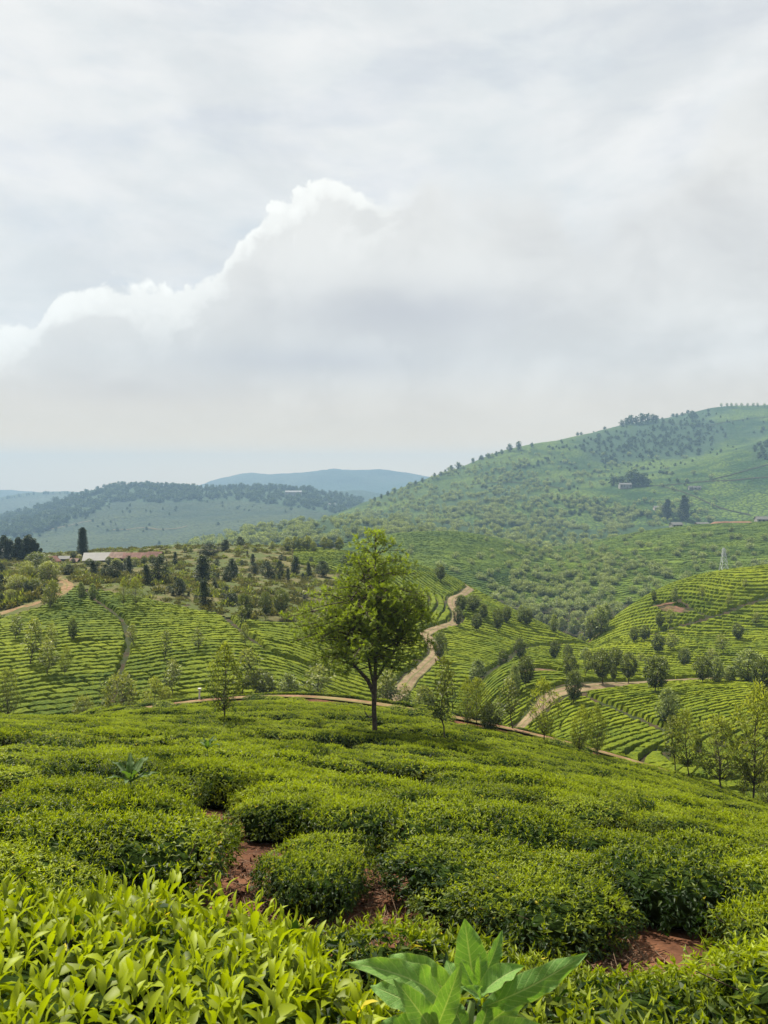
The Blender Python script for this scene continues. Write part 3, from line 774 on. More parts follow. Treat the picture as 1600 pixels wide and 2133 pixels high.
def leaves_quad(P, D, up, L, W):
    D, S, N = leaf_frames(D, up); L = L[:, None]; W = W[:, None]
    m = P + D * L * 0.5
    v = np.stack([P, m + S * W * 0.5, P + D * L, m - S * W * 0.5], 1)
    n = len(P); f = (np.arange(n) * 4)[:, None] + [0, 1, 2, 3]
    return v.reshape(-1, 3), f, 1
def rand_dir(n, rng): return unit(rng.normal(size=(n, 3)))
def tube(path, rad, sides=5):
    P = np.asarray(path, float); r = np.asarray(rad, float); n = len(P)
    T = unit(np.gradient(P, axis=0)); ref = np.array([0.31, 0.95, 0.05])
    A = unit(np.cross(T, ref)); B = np.cross(T, A)
    ang = np.linspace(0, 2 * math.pi, sides, endpoint=False)
    v = P[:, None, :] + r[:, None, None] * (np.cos(ang)[None, :, None] * A[:, None, :] + np.sin(ang)[None, :, None] * B[:, None, :])
    i = np.arange((n - 1) * sides); k, c = i // sides, i % sides; c2 = (c + 1) % sides
    return v.reshape(-1, 3), np.c_[k * sides + c, k * sides + c2, (k + 1) * sides + c2, (k + 1) * sides + c]
class Join:
    def __init__(s): s.v, s.q, s.t, s.n = [], [], [], 0; s.mq, s.mt, s.aq, s.at = [], [], [], []
    def add(s, v, f, m=0, tint=0.0):
        f = np.asarray(f); nf = len(f)
        tt = np.full(nf, tint) if np.isscalar(tint) else np.asarray(tint)
        if f.shape[1] == 4: s.q.append(f + s.n); s.mq.append(np.full(nf, m)); s.aq.append(tt)
        else: s.t.append(f + s.n); s.mt.append(np.full(nf, m)); s.at.append(tt)
        s.v.append(v); s.n += len(v)
    def arrays(s):
        F_ = ([np.concatenate(s.q)] if s.q else []) + ([np.concatenate(s.t)] if s.t else [])
        m = np.concatenate((s.mq and [np.concatenate(s.mq)] or []) + (s.mt and [np.concatenate(s.mt)] or []))
        a = np.concatenate((s.aq and [np.concatenate(s.aq)] or []) + (s.at and [np.concatenate(s.at)] or []))
        return np.concatenate(s.v), F_, m, a
    def mesh(s, name, mats, smooth=False):
        v, F_, m, a = s.arrays()
        me = mesh_np(name, v, F_, mats, midx=m, smooth=smooth)
        at = me.attributes.new('tint', 'FLOAT', 'FACE'); at.data.foreach_set('value', a.astype(np.float32))
        return me

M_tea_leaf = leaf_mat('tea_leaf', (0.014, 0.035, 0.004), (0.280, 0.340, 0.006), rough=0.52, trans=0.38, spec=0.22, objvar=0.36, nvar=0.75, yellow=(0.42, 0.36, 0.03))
M_tea_core = plain('tea_dark_core', (0.016, 0.028, 0.006), 1.0, 0.5, 9.0, 0.6, spec=0.0)  # shell filling each bush; shade of the interior put into its dark colour
M_twig = plain('tea_stem', (0.085, 0.062, 0.042), 0.9, 0.4, 14.0, 0.4)
M_bark = plain('grey_brown_bark', (0.060, 0.046, 0.034), 0.92, 0.45, 9.0, 0.8)
M_barkp = plain('pale_bark', (0.12, 0.095, 0.070), 0.92, 0.35, 9.0, 0.6)
M_feather = leaf_mat('feathery_leaf', (0.032, 0.056, 0.008), (0.205, 0.265, 0.022), rough=0.6, trans=0.45, spec=0.2, objvar=0.15)
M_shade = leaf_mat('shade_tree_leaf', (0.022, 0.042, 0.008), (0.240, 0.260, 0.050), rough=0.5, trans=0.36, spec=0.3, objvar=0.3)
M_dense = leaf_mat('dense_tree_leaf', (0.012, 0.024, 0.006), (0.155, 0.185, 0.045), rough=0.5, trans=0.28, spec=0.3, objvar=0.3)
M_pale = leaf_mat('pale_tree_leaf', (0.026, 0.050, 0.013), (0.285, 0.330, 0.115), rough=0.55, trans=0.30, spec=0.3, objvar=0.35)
M_conif = leaf_mat('dark_needles', (0.010, 0.022, 0.009), (0.045, 0.065, 0.020), rough=0.6, trans=0.12, spec=0.2, objvar=0.35)
M_scrubl = leaf_mat('scrub_leaf', (0.045, 0.052, 0.014), (0.165, 0.155, 0.050), rough=0.65, trans=0.25, spec=0.15, objvar=0.5)
M_wood_far = leaf_mat('far_wood_leaf', (0.022, 0.046, 0.018), (0.075, 0.11, 0.034), rough=0.7, trans=0.15, spec=0.1, objvar=0.35)

# ------------------------------------------------------------------ tea bush
def dome_pts(n, rng, a, b, h, sq=3.2, tmin=-0.2):
    """points and normals on a flat-topped cushion; the plucking table is z = h"""
    u = rng.uniform(0, 2 * math.pi, n); k = rng.uniform(0, 1, n)
    # part table, part flanks
    top = k < 0.56
    r = np.sqrt(rng.uniform(0, 1, n)); ce, se = np.cos(u), np.sin(u)
    sc = (np.abs(ce) ** sq + np.abs(se) ** sq) ** (-1 / sq)
    rr = np.where(top, r, 1.0)
    edge = rr ** 4.2
    lob = 1 + 0.10 * np.sin(3 * u + 1.3) + 0.06 * np.sin(5 * u) + rng.normal(0, 0.035, n)
    zf = rng.uniform(0.12, 1, n) ** 0.8
    bulge = np.where(top, 1.0, 0.80 + 0.26 * np.sin(np.clip(zf, 0, 1) * 2.2))
    x, y = a * sc * ce * rr * lob * bulge, b * sc * se * rr * lob * bulge
    z = np.where(top, h * (1 - 0.27 * edge), h * zf * 0.86)
    N = np.stack([np.where(top, 0.9 * edge * ce, ce), np.where(top, 0.9 * edge * se, se), np.where(top, 1.0, 0.25)], 1)
    return np.stack([x, y, z], 1), unit(N), top
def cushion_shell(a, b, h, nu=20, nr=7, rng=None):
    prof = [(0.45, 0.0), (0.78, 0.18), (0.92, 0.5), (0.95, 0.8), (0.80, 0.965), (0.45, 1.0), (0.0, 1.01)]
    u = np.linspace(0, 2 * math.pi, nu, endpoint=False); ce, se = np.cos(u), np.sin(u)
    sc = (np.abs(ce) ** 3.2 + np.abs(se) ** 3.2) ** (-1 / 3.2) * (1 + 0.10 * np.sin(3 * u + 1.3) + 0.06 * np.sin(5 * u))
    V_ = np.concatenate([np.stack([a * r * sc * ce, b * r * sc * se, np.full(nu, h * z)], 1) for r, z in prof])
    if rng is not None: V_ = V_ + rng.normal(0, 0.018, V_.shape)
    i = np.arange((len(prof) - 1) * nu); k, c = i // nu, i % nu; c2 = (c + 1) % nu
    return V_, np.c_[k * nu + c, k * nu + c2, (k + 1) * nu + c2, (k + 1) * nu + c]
BA, BB, BH_ = 0.66, 0.58, 0.62
def tea_foliage(seed, nshoot, leafL, fine, young, tall):
    rng = np.random.default_rng(seed)
    J = Join()
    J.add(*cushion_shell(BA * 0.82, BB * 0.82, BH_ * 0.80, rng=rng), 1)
    P, N, top = dome_pts(nshoot, rng, BA, BB, BH_ * 0.93)
    patch = fbm(P[:, 0] * 3 + seed, P[:, 1] * 3, seed, 3)
    per = rng.integers(3, 6, nshoot)
    idx = np.repeat(np.arange(nshoot), per); n = len(idx)
    k = np.concatenate([np.arange(p) for p in per]); t = top[idx]
    ax = unit(N + rng.normal(0, 0.22, N.shape))
    ax = ax + np.where(top, 0.35, -0.05)[:, None] * np.array([0, 0, 1.0]); ax = unit(ax)
    shoot_h = ((0.25 + 0.9 * rng.uniform(0, 1, nshoot) ** 1.8) * tall)[idx]
    kk = k / np.maximum(per[idx] - 1, 1)                   # 0 lowest leaf .. 1 bud
    base = P[idx] + ax[idx] * (shoot_h * (0.25 + 0.75 * kk))[:, None] - ax[idx] * 0.035
    ang = k * 2.4 + rng.uniform(0, 6.28, nshoot)[idx]
    ref = unit(np.cross(ax[idx], np.array([0.2, 0.1, 1.0]) + rng.normal(0, 0.05, (n, 3)))); ref2 = np.cross(ax[idx], ref)
    rad = ref * np.cos(ang)[:, None] + ref2 * np.sin(ang)[:, None]
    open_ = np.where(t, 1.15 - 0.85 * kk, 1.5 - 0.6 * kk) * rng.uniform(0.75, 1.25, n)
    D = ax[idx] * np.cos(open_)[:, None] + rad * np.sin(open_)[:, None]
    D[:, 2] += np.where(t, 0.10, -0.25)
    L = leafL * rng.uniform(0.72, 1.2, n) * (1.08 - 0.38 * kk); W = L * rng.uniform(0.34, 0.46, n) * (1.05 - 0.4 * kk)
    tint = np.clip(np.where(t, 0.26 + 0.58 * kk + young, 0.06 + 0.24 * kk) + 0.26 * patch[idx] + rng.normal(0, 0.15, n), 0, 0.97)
    tint = np.where(rng.uniform(0, 1, n) < 0.004, 1.0, tint)
    upv = ax[idx] + rng.normal(0, 0.25, (n, 3))
    f = leaves_fine if fine else leaves_mid
    v, fc, per_leaf = f(base, D, upv, L, W, droop=0.16 if young > 0.1 else 0.22)
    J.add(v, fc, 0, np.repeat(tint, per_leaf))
    # big old leaves hanging in the flanks
    m = int(nshoot * 0.75)
    P2, N2, top2 = dome_pts(m * 2, rng, BA * 0.95, BB * 0.95, BH_ * 0.88); s = ~top2; P2, N2 = P2[s], N2[s]; m = len(P2)
    D2 = unit(N2 * 0.8 + rng.normal(0, 0.45, (m, 3)) + np.array([0, 0, -0.35])); L2 = leafL * rng.uniform(0.9, 1.35, m)
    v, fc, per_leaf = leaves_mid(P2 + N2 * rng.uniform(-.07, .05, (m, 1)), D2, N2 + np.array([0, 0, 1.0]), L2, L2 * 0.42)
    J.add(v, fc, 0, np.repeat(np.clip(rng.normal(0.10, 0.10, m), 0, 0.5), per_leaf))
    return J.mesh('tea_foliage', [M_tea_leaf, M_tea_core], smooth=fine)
def tea_stems(seed):
    rng = np.random.default_rng(seed); J = Join(); mids = []
    for k in range(11):
        a = rng.uniform(0, 6.28); r1 = rng.uniform(0.25, 0.9)
        e = np.array([BA * r1 * math.cos(a), BB * r1 * math.sin(a), BH_ * rng.uniform(0.5, 0.92)]); mid = e * np.array([0.5, 0.5, 0.35]) + rng.normal(0, 0.04, 3); mids.append(mid)
        J.add(*tube([np.array([0.02 * math.cos(a), 0.02 * math.sin(a), -0.08]), mid, e], [0.020, 0.013, 0.006], 4))
    for k in range(14):      # bare and broken twigs poking out of the flanks
        a = rng.uniform(0, 6.28); z = rng.uniform(.15, .5); mid = mids[k % len(mids)]; a = math.atan2(mid[1], mid[0]) + rng.normal(0, .5); b = mid; d = np.array([BA * math.cos(a), BB * math.sin(a), z]) * rng.uniform(.95, 1.12) - b
        J.add(*tube([b, b + d * .5 + rng.normal(0, .03, 3), b + d], [.006, .005, .003], 3))
    return J.mesh('tea_stems', [M_twig])

# ------------------------------------------------------------------ trees
def crown_shape(t, kind):
    if kind == 'ovoid': return math.sin(min(1, max(0, t)) ** 0.75 * math.pi) ** 0.75
    if kind == 'cone': return (1 - t) ** 0.75 * min(1, t / 0.12) * 0.95 + 0.05
    if kind == 'round': return math.sqrt(max(0, 1 - (2 * t - 1) ** 2))
    if kind == 'umbrella': return math.sqrt(max(0, 1 - max(0, (t - 0.35) / 0.65) ** 2)) * min(1, 0.35 + t * 1.8)
    return 1.0
def make_tree(seed, H=4.0, w=2.2, bare=0.25, kind='ovoid', nclu=46, per=70, leaf=0.17, lw=0.32, clu=0.30, trunk_r=0.055, mats=None, forks=3, limb_sides=4, updir=0.25, lean=0.04, single=False, tint=(0.15, 0.9)):
    """H height, w crown width, bare clear share of the trunk; returns trunk and crown meshes"""
    rng = np.random.default_rng(seed)
    T = Join(); C = Join()
    z0 = H * bare
    nseg = 7
    pts = [np.array([0, 0, -0.25])]
    wob = rng.normal(0, lean, (nseg, 2)) * H
    wob = np.cumsum(wob, 0) * 0.4
    for k in range(nseg): pts.append(np.array([wob[k, 0], wob[k, 1], H * 0.86 * (k + 1) / nseg]))
    pts = np.array(pts)
    T.add(*tube(pts, np.interp(np.linspace(0, 1, nseg + 1), [0, 0.08, 1], [trunk_r * 1.35, trunk_r, trunk_r * 0.22]), 7))
    def trunk_at(z): return np.array([np.interp(z, pts[:, 2], pts[:, 0]), np.interp(z, pts[:, 2], pts[:, 1]), z])
    lop = rng.uniform(0.75, 1.15, 8)
    cen = []
    for k in range(nclu):
        t = (k + rng.uniform(0, 1)) / nclu
        a = k * 2.399 + rng.normal(0, 0.35)
        prof = crown_shape(t, kind) * np.interp((a % 6.283) / 6.283 * 8, range(9), list(lop) + [lop[0]])
        r = prof * w / 2 * (rng.uniform(0.35, 1.0) ** 0.6)
        z = z0 + (H - z0) * (0.03 + 0.95 * t) - clu * H * 0.05
        c = trunk_at(min(z, H * 0.86)) * np.array([1, 1, 0]) + np.array([r * math.cos(a), r * math.sin(a), z])
        zb = max(z0 * 0.9, z - r * rng.uniform(0.5, 1.0) - 0.06 * H); b = trunk_at(min(zb, H * 0.84))
        mid = (b + c) / 2 + np.array([0, 0, -0.04 * H]) + rng.normal(0, 0.012 * H, 3)
        lr = trunk_r * np.interp(zb / H, [bare, 1], [0.42, 0.14])
        if r > 0.12 * w: T.add(*tube([b, mid, c], [lr, lr * 0.65, lr * 0.25], limb_sides))
        cen.append((c, t, r / (w / 2)))
    for c, t, q in cen:
        n = int(per * rng.uniform(0.6, 1.3)); cr = clu * w / 2 * rng.uniform(0.7, 1.3)
        off = rand_dir(n, rng) * (rng.uniform(0, 1, n) ** 0.5)[:, None] * cr * np.array([1.15, 1.15, 0.8])
        P = c + off
        D = unit(off / cr + rng.normal(0, 0.7, (n, 3)) + np.array([0, 0, updir]))
        L = leaf * H / 4 * rng.uniform(0.7, 1.3, n)
        up = rng.normal(0, 0.6, (n, 3)) + np.array([0, 0, 1.0])
        v, f, p = leaves_quad(P, D, up, L, L * lw)
        tn = np.clip(rng.normal(tint[0] + (tint[1] - tint[0]) * (0.02 + 0.82 * t), 0.22, n) + rng.normal(0, 0.16), 0, 1)  # sunlit tops and shaded undersides painted in: lighter tint higher in the crown
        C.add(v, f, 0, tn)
    if single:
        v, F_, m, a = C.arrays(); tv, tF, tm, ta = T.arrays()
        J = Join(); J.add(v, F_[0], 0, a)
        for f in tF: J.add(tv, f, 1)
        return J.mesh('tree', mats)
    return T.mesh('trunk', [mats[1]], True), C.mesh('crown', [mats[0]])

def tree_proto(name, label, cat, meshes, height, group=None):
    o = bpy.data.objects.new(name, None); COL.objects.link(o)
    link('trunk', meshes[0], o); link('crown', meshes[1], o)
    o['height'] = height
    return o
class Kind:
    """variants of one kind of tree; the first placement of each uses the prototype itself"""
    def __init__(s, name, cat, variants, H, single=False):
        s.name, s.cat, s.vars, s.H, s.single, s.src, s.k = name, cat, variants, H, single, {}, 0
    def place(s, loc, height, label, group=None, wide=1.0, var=None, sink=0.0, rot=None):
        i = (s.k if var is None else var) % len(s.vars); s.k += 1
        sc = height / s.H; scl = (sc * wide, sc * wide, sc)
        rz = random.uniform(0, 6.28) if rot is None else rot
        loc = (loc[0], loc[1], loc[2] - sink)
        if i not in s.src:
            if s.single: o = link(s.name, s.vars[i])
            else:
                o = bpy.data.objects.new(s.name, None); COL.objects.link(o)
                link('trunk', s.vars[i][0], o); link('crown', s.vars[i][1], o)
            s.src[i] = o
            o.location = loc; o.rotation_euler = (0, 0, rz); o.scale = scl
            return tag(o, label, s.cat, group)
        return copy_thing(s.src[i], loc, (0, 0, rz), scl, label=label, cat=s.cat, group=group)
# ================================================================== tea bushes of the near slope
near_vars = [tea_foliage(s, 1150, 0.060, True, 0.26, 0.11) for s in (1, 2)]
mid_vars = [tea_foliage(s, 820, 0.066, False, -0.05, 0.10) for s in (11, 12, 13, 14)]
far_vars = [tea_foliage(s, 480, 0.078, False, -0.02, 0.07) for s in (21, 22, 23)]
stem_vars = [tea_stems(s) for s in (5, 6)]
# open places where a bush is missing and the red soil shows: photo spot of the soil, reach across, reach towards the eye
OPEN = [(520, 6.7, .46, 1.3), (800, 6.1, .27, 1.3), (1330, 5.4, .20, 1.2), (1350, 4.2, .10, .4),
        (0, 11.0, .7, 1.2), (1390, 10.2, .6, 0.95), (835, 14.5, .8, 1.4), (385, 9.3, .35, .7), (1165, 11.2, .4, .8), (300, 19, .8, 1.2), (1000, 20, .9, 1.1), (640, 24, 1.0, 1.2)]
OPENP = [((px - 800) / FPX * y, y, rx, ry) for px, y, rx, ry in OPEN]
def open_at(x, y):
    d = 9.0
    for cx, cy, rx, ry in OPENP:
        d = min(d, math.hypot((x - cx) / (rx + 0.60), (y - cy) / (ry + 0.55)))
    return d
ROWY = [1.5, 3.4, 5.2] + [7.55 + 1.36 * j for j in range(36)]
def row_y(k, x):
    y0 = ROWY[k]
    sl = -0.16 if k < 2 else -0.20 if k < 5 else -0.10 - 0.06 * math.sin(k * 0.7)
    w = min(1.0, 0.25 + k * 0.12)
    return y0 + sl * x + w * 0.75 * float(fbm(np.array(x / 4.5 + 3.1), np.array(k * 0.33), 71, 3)) + (0.02 * x * x if k < 3 else 0) / 3
spots = []
for k in range(0, 39):
    yc0 = ROWY[k]
    half = 0.60 * max(yc0, 1.0) + 2.0
    x = -half + random.uniform(0, .8)
    while x < half:
        y = row_y(k, x)
        if k > 2: y += random.gauss(0, .13)
        if y > 0.62 and open_at(x, y) > 1.0 and random.random() > (0.012 if k < 2 else 0.055):
            zt = F.z1(x, y)
            d = float(seg_dist(np.array([x]), np.array([y]), LINES['track_ridge'])[0])
            near_side = y < np.interp(x, [p[0] for p in LINES['track_ridge']], [p[1] for p in LINES['track_ridge']])
            if d > (1.2 if near_side else 1.1):
                spots.append((x, y, zt, k, open_at(x, y), d if near_side else 99.0, 99.0 if near_side else d))
            # a straggler between two rows ties them together here and there
            if k > 3 and random.random() < 0.22 and d > 3.2:
                y2 = y + random.uniform(0.45, 0.8); x2 = x + random.uniform(-.3, .3)
                if open_at(x2, y2) > 1.1: spots.append((x2, y2, F.z1(x2, y2) - .06, k, open_at(x2, y2), 99.0, 99.0))
        x += random.uniform(0.84, 1.04)
for px_, y_, sc_ in ((652, 6.6, .62), (664, 7.3, .69), (285, 6.7, .9), (272, 8.0, 1.0), (190, 7.1, 1.0), (330, 7.9, .9), (120, 6.6, .9), (1050, 6.4, 1.0), (1140, 6.1, 1.0), (985, 6.9, .8)):
    x_ = (px_ - 800) / FPX * y_; spots.append((x_, y_, F.z1(x_, y_), 3, 1.2, 99.0, 99.0, sc_))
spots = [s for s in spots if s[1] < 56 and abs(s[0]) < 0.60 * s[1] + 2.0]
def visible(s):
    """clear of the crest of the slope, seen from the eye"""
    x, y, z = s[:3]
    ys = np.linspace(max(0.6, y * 0.3), y, 60)
    zz = F.z(x / y * ys, ys) + 0.55
    return np.max(zz[:-4] / ys[:-4]) < (z + 0.95) / y + 0.004
spots = [s for s in spots if visible(s)]
spots.sort(key=lambda s: (math.hypot(s[0], s[1])) + (3.0 if abs(s[0]) > 0.56 * s[1] + 0.5 else 0))
def slope_rot(x, y, rz, amt=0.9):
    e = 0.4
    dzx = (F.z1(x + e, y) - F.z1(x - e, y)) / (2 * e) * amt; dzy = (F.z1(x, y + e) - F.z1(x, y - e)) / (2 * e) * amt
    n = Vector((-dzx, -dzy, 1)).normalized()
    return (n.to_track_quat('Z', 'Y').to_matrix() @ Matrix.Rotation(0, 3, 'Z')).to_quaternion() @ Quaternion((0, 0, 1), rz)
bush_src = {}
def bush_label(s):
    px = px_of(s[0], s[1]); py = py_of(s[2] + 0.8, s[1])
    if s[3] == 0 and px < 980:
        return ('yellow green tea bush with large upright young leaves closest to the viewer', 'large-leaved tea bushes closest to the viewer')
    if s[4] < 1.4:
        return ('tea bush with dark flanks and bare stems bordering an open patch of red soil', 'tea bushes bordering the open red soil')
    if s[1] < 9:
        return ('dense mid green tea bush in the wavy hedge rows of the near slope', 'tea bushes in the near wavy rows')
    return ('small looking light green tea bush in the farther rows below the footpath', 'tea bushes in the farther rows of the near slope')
NIND = 300
for i, s in enumerate(spots[:NIND]):
    x, y, z = s[:3]
    if s[3] == 0 and px_of(x, y) < 980: vi, me = ('n', i % 2), near_vars[i % 2]
    elif y < 15: vi, me = ('m', i % 4), mid_vars[i % 4]
    else: vi, me = ('f', i % 3), far_vars[i % 3]
    h = 0.93 + 0.26 * float(fbm(np.array(x / 2.2), np.array(s[3] * 1.7), 81, 2)) + random.uniform(-.13, .13)
    if s[5] < 3: h *= 0.66
    if s[6] < 2.6: h *= 0.52
    if s[4] < 1.6: h *= random.uniform(0.82, 0.98)
    sx = random.uniform(0.80, 1.18)
    rq = slope_rot(x, y, random.choice((0, math.pi)) + random.gauss(0, 0.28))
    if len(s) > 7 and s[7] < .7: sx = s[7]; h *= .78 + .5 * (s[7] - .4)
    lab, grp = bush_label(s)
    if vi not in bush_src:
        o = bpy.data.objects.new('tea_bush', None); COL.objects.link(o)
        link('foliage', me, o); link('stems', stem_vars[i % 2], o)
        bush_src[vi] = o
    else:
        o = copy_thing(bush_src[vi], (0, 0, 0))
    rq = Quaternion((1, 0, 0), random.gauss(0, .07)) @ Quaternion((0, 1, 0), random.gauss(0, .07)) @ rq if s[3] > 0 else rq
    o.location = (x, y, z); o.rotation_mode = 'QUATERNION'; o.rotation_quaternion = rq
    o.scale = (sx, random.uniform(0.78, 1.16) * (1.0 if s[3] > 0 else 1.12) * (1 if sx > .7 else .8), h)
    tag(o, lab, 'tea bush', grp)
rest = spots[NIND:]
print('BUSHES', len(spots), 'rest', len(rest))
# the many farther ones: one object, instanced on points
def scatter(name, src_objs, pts, rots, scls, label, cat, kind='stuff'):
    me = bpy.data.meshes.new(name); me.from_pydata([tuple(p) for p in pts], [], [])
    for nm, ty, data in (('rot', 'FLOAT_VECTOR', rots), ('scl', 'FLOAT_VECTOR', scls)):
        at = me.attributes.new(nm, ty, 'POINT'); at.data.foreach_set('vector', np.asarray(data, np.float32).ravel())
    at = me.attributes.new('pick', 'INT', 'POINT'); at.data.foreach_set('value', np.array([i % len(src_objs) for i in range(len(pts))], np.int32))
    o = link(name, me)
    ng = bpy.data.node_groups.new(name, 'GeometryNodeTree')
    ng.interface.new_socket('Geometry', in_out='INPUT', socket_type='NodeSocketGeometry')
    ng.interface.new_socket('Geometry', in_out='OUTPUT', socket_type='NodeSocketGeometry')
    nd, lk = ng.nodes, ng.links
    gi, go = nd.new('NodeGroupInput'), nd.new('NodeGroupOutput')
    def named(nm, ty):
        a = nd.new('GeometryNodeInputNamedAttribute'); a.data_type = ty; a.inputs[0].default_value = nm; return a.outputs[0]
    join = nd.new('GeometryNodeJoinGeometry')
    for k, so in enumerate(src_objs):
        oi = nd.new('GeometryNodeObjectInfo'); oi.inputs[0].default_value = so; oi.inputs[1].default_value = True; oi.transform_space = 'ORIGINAL'
        cmp_ = nd.new('FunctionNodeCompare'); cmp_.data_type = 'INT'; cmp_.operation = 'EQUAL'
        lk.new(named('pick', 'INT'), cmp_.inputs[2]); cmp_.inputs[3].default_value = k
        ip = nd.new('GeometryNodeInstanceOnPoints')
        lk.new(gi.outputs[0], ip.inputs['Points']); lk.new(cmp_.outputs[0], ip.inputs['Selection']); lk.new(oi.outputs['Geometry'], ip.inputs['Instance'])
        e2r = nd.new('FunctionNodeEulerToRotation'); lk.new(named('rot', 'FLOAT_VECTOR'), e2r.inputs[0])
        lk.new(e2r.outputs[0], ip.inputs['Rotation']); lk.new(named('scl', 'FLOAT_VECTOR'), ip.inputs['Scale'])
        lk.new(ip.outputs[0], join.inputs[0])
    lk.new(join.outputs[0], go.inputs[0])
    md = o.modifiers.new('scatter', 'NODES'); md.node_group = ng
    return tag(o, label, cat, kind=kind)
fol = []
for i in range(3):
    if ('f', i) in bush_src: fol.append([c for c in bush_src[('f', i)].children if c.name.startswith('foliage')][0])
if not fol: fol = [[c for c in bush_src[('m', 0)].children if c.name.startswith('foliage')][0]]
rots, scls = [], []
for s in rest:
    rots.append(tuple(slope_rot(s[0], s[1], random.gauss(0, 0.15)).to_euler()))
    # the plucked hedge beyond the footpath and the short tea of the east shoulder stand lower
    hh = (0.66 if s[5] < 3 else 0.5 if s[6] < 2.6 else 0.93 + 0.24 * float(fbm(np.array(s[0] / 2.2), np.array(s[3] * 1.7), 81, 2))) + random.uniform(-.06, .06)
    scls.append((random.uniform(0.85, 1.18), random.uniform(0.85, 1.15), hh))
scatter('tea_hedges', fol, [s[:3] for s in rest], rots, scls, 'unbroken tea hedges along the crest of the near slope beside the footpath', 'tea hedges')
# ================================================================== trees
# ---- the tall feathery tree on the near crest
def big_tree():
    rng = np.random.default_rng(3)
    T, C = Join(), Join()
    H = 8.0
    trunk = np.array([(0, 0, -0.4), (0.01, 0, 0.6), (-0.02, 0, 1.3), (0.0, 0, 2.05), (0.03, 0.02, 2.6), (0.05, 0, 3.6), (0.05, 0.05, 4.8), (0.07, 0, 6.0), (0.02, 0.02, 7.0), (0.06, 0, 7.75)])
    T.add(*tube(trunk, [0.14, 0.105, 0.098, 0.108, 0.078, 0.07, 0.058, 0.045, 0.028, 0.010], 9))
    limbL = np.array([(-0.02, 0, 1.85), (-0.28, 0.03, 2.35), (-0.55, 0.06, 2.62), (-0.92, 0.08, 2.95), (-1.02, 0.1, 3.7), (-1.0, 0.12, 4.6), (-0.95, 0.1, 5.3)])
    T.add(*tube(limbL, [0.095, 0.085, 0.07, 0.055, 0.042, 0.028, 0.010], 7))
    limbM = np.array([(0.0, 0, 2.1), (-0.16, 0.12, 2.7), (-0.32, 0.2, 3.5), (-0.30, 0.25, 4.5), (-0.35, 0.2, 5.6), (-0.42, 0.2, 6.2)])
    T.add(*tube(limbM, [0.075, 0.06, 0.05, 0.038, 0.025, 0.008], 6))
    limbR = np.array([(0.02, 0, 2.3), (0.40, -0.05, 2.9), (0.85, -0.1, 3.5), (1.15, -0.1, 4.3), (1.35, -0.12, 5.0)])
    T.add(*tube(limbR, [0.06, 0.048, 0.036, 0.024, 0.008], 6))
    stub = np.array([(-0.02, 0, 1.0), (-0.22, -0.05, 0.98), (-0.36, -0.06, 1.12), (-0.42, -0.05, 1.35)])
    T.add(*tube(stub, [0.045, 0.03, 0.022, 0.008], 5))
    leaders = [(trunk, 2.8, 7.85), (limbL, 2.7, 5.4), (limbM, 3.0, 6.3), (limbR, 3.0, 5.1)]
    # crown outline: half widths left and right over height, from the photo
    hz = [1.75, 2.2, 2.7, 3.2, 3.8, 4.4, 5.0, 5.6, 6.2, 6.7, 7.2, 7.6, 8.0]
    wl = [0.3, 0.9, 1.7, 2.5, 2.9, 3.1, 2.95, 2.5, 1.85, 1.35, 1.05, 0.75, 0.25]
    wr = [0.2, 0.7, 1.3, 1.75, 2.0, 2.1, 2.2, 2.05, 1.7, 1.25, 0.95, 0.65, 0.22]
    def along(path, z):
        return np.array([np.interp(z, path[:, 2], path[:, 0]), np.interp(z, path[:, 2], path[:, 1]), z])
    tips = []
    for path, za, zb in leaders:
        nb = int((zb - za) * 22)
        for k in range(nb):
            z = za + (zb - za) * (k + rng.uniform(0, 1)) / nb
            b = along(path, z)
            a = k * 2.399 + rng.normal(0, 0.4)
            zt = min(z + rng.uniform(0.05, 0.75) - 0.30 * (z < 3.3), 7.9)
            rmax = np.interp(zt, hz, wl if math.cos(a) < 0 else wr) * (abs(math.cos(a)) + 0.92 * abs(math.sin(a))) / max(1, abs(math.cos(a)) + abs(math.sin(a)) * 0.6)
            off = b[0] * (1 if math.cos(a) > 0 else -1)
            ln = max(0.15, (rmax - off) * rng.uniform(0.30, 1.16))
            e = np.array([b[0] + math.cos(a) * ln, b[1] + math.sin(a) * ln * 0.95, zt])
            mid = (b + e) / 2 + np.array([0, 0, 0.10 * ln]) + rng.normal(0, 0.04, 3)
            pth = np.array([b, b * .7 + mid * .3 + rng.normal(0, .015, 3), mid, (mid + e) / 2 + rng.normal(0, .03, 3), e])
            r0 = 0.010 + 0.008 * ln
            T.add(*tube(pth, [r0, r0 * .85, r0 * .65, r0 * .45, r0 * .25], 4))
            m = max(2, int(ln * 6.5))
            for j in range(m):
                q = 0.30 + 0.70 * (j + rng.uniform(0, 1)) / m
                p = np.array([np.interp(q, [0, .25, .5, .75, 1], pth[:, i]) for i in range(3)])
                d = unit(np.array([math.cos(a + rng.normal(0, .9)), math.sin(a + rng.normal(0, .9)), rng.normal(0.25, .45)]))
                tl = rng.uniform(0.15, 0.42) * min(1.0, 0.5 + ln * .4)
                t2 = p + d * tl
                T.add(*tube(np.array([p, (p + t2) / 2 + rng.normal(0, .01, 3), t2]), [0.006, 0.005, 0.003], 3))
                tips.append((t2, d))
            tips.append((e, unit(e - mid)))
    print('TIPS', len(tips))
    P0 = np.array([t for t, d in tips]); D0 = np.array([d for t, d in tips])
    # fern-like sprays: several fronds per twig end, each frond a rib with narrow leaflets
    fr = 5
    idx = np.repeat(np.arange(len(tips)), fr); n = len(idx)
    fd = unit(D0[idx] * 0.75 + rng.normal(0, 0.62, (n, 3)) + np.array([0, 0, 0.12]))
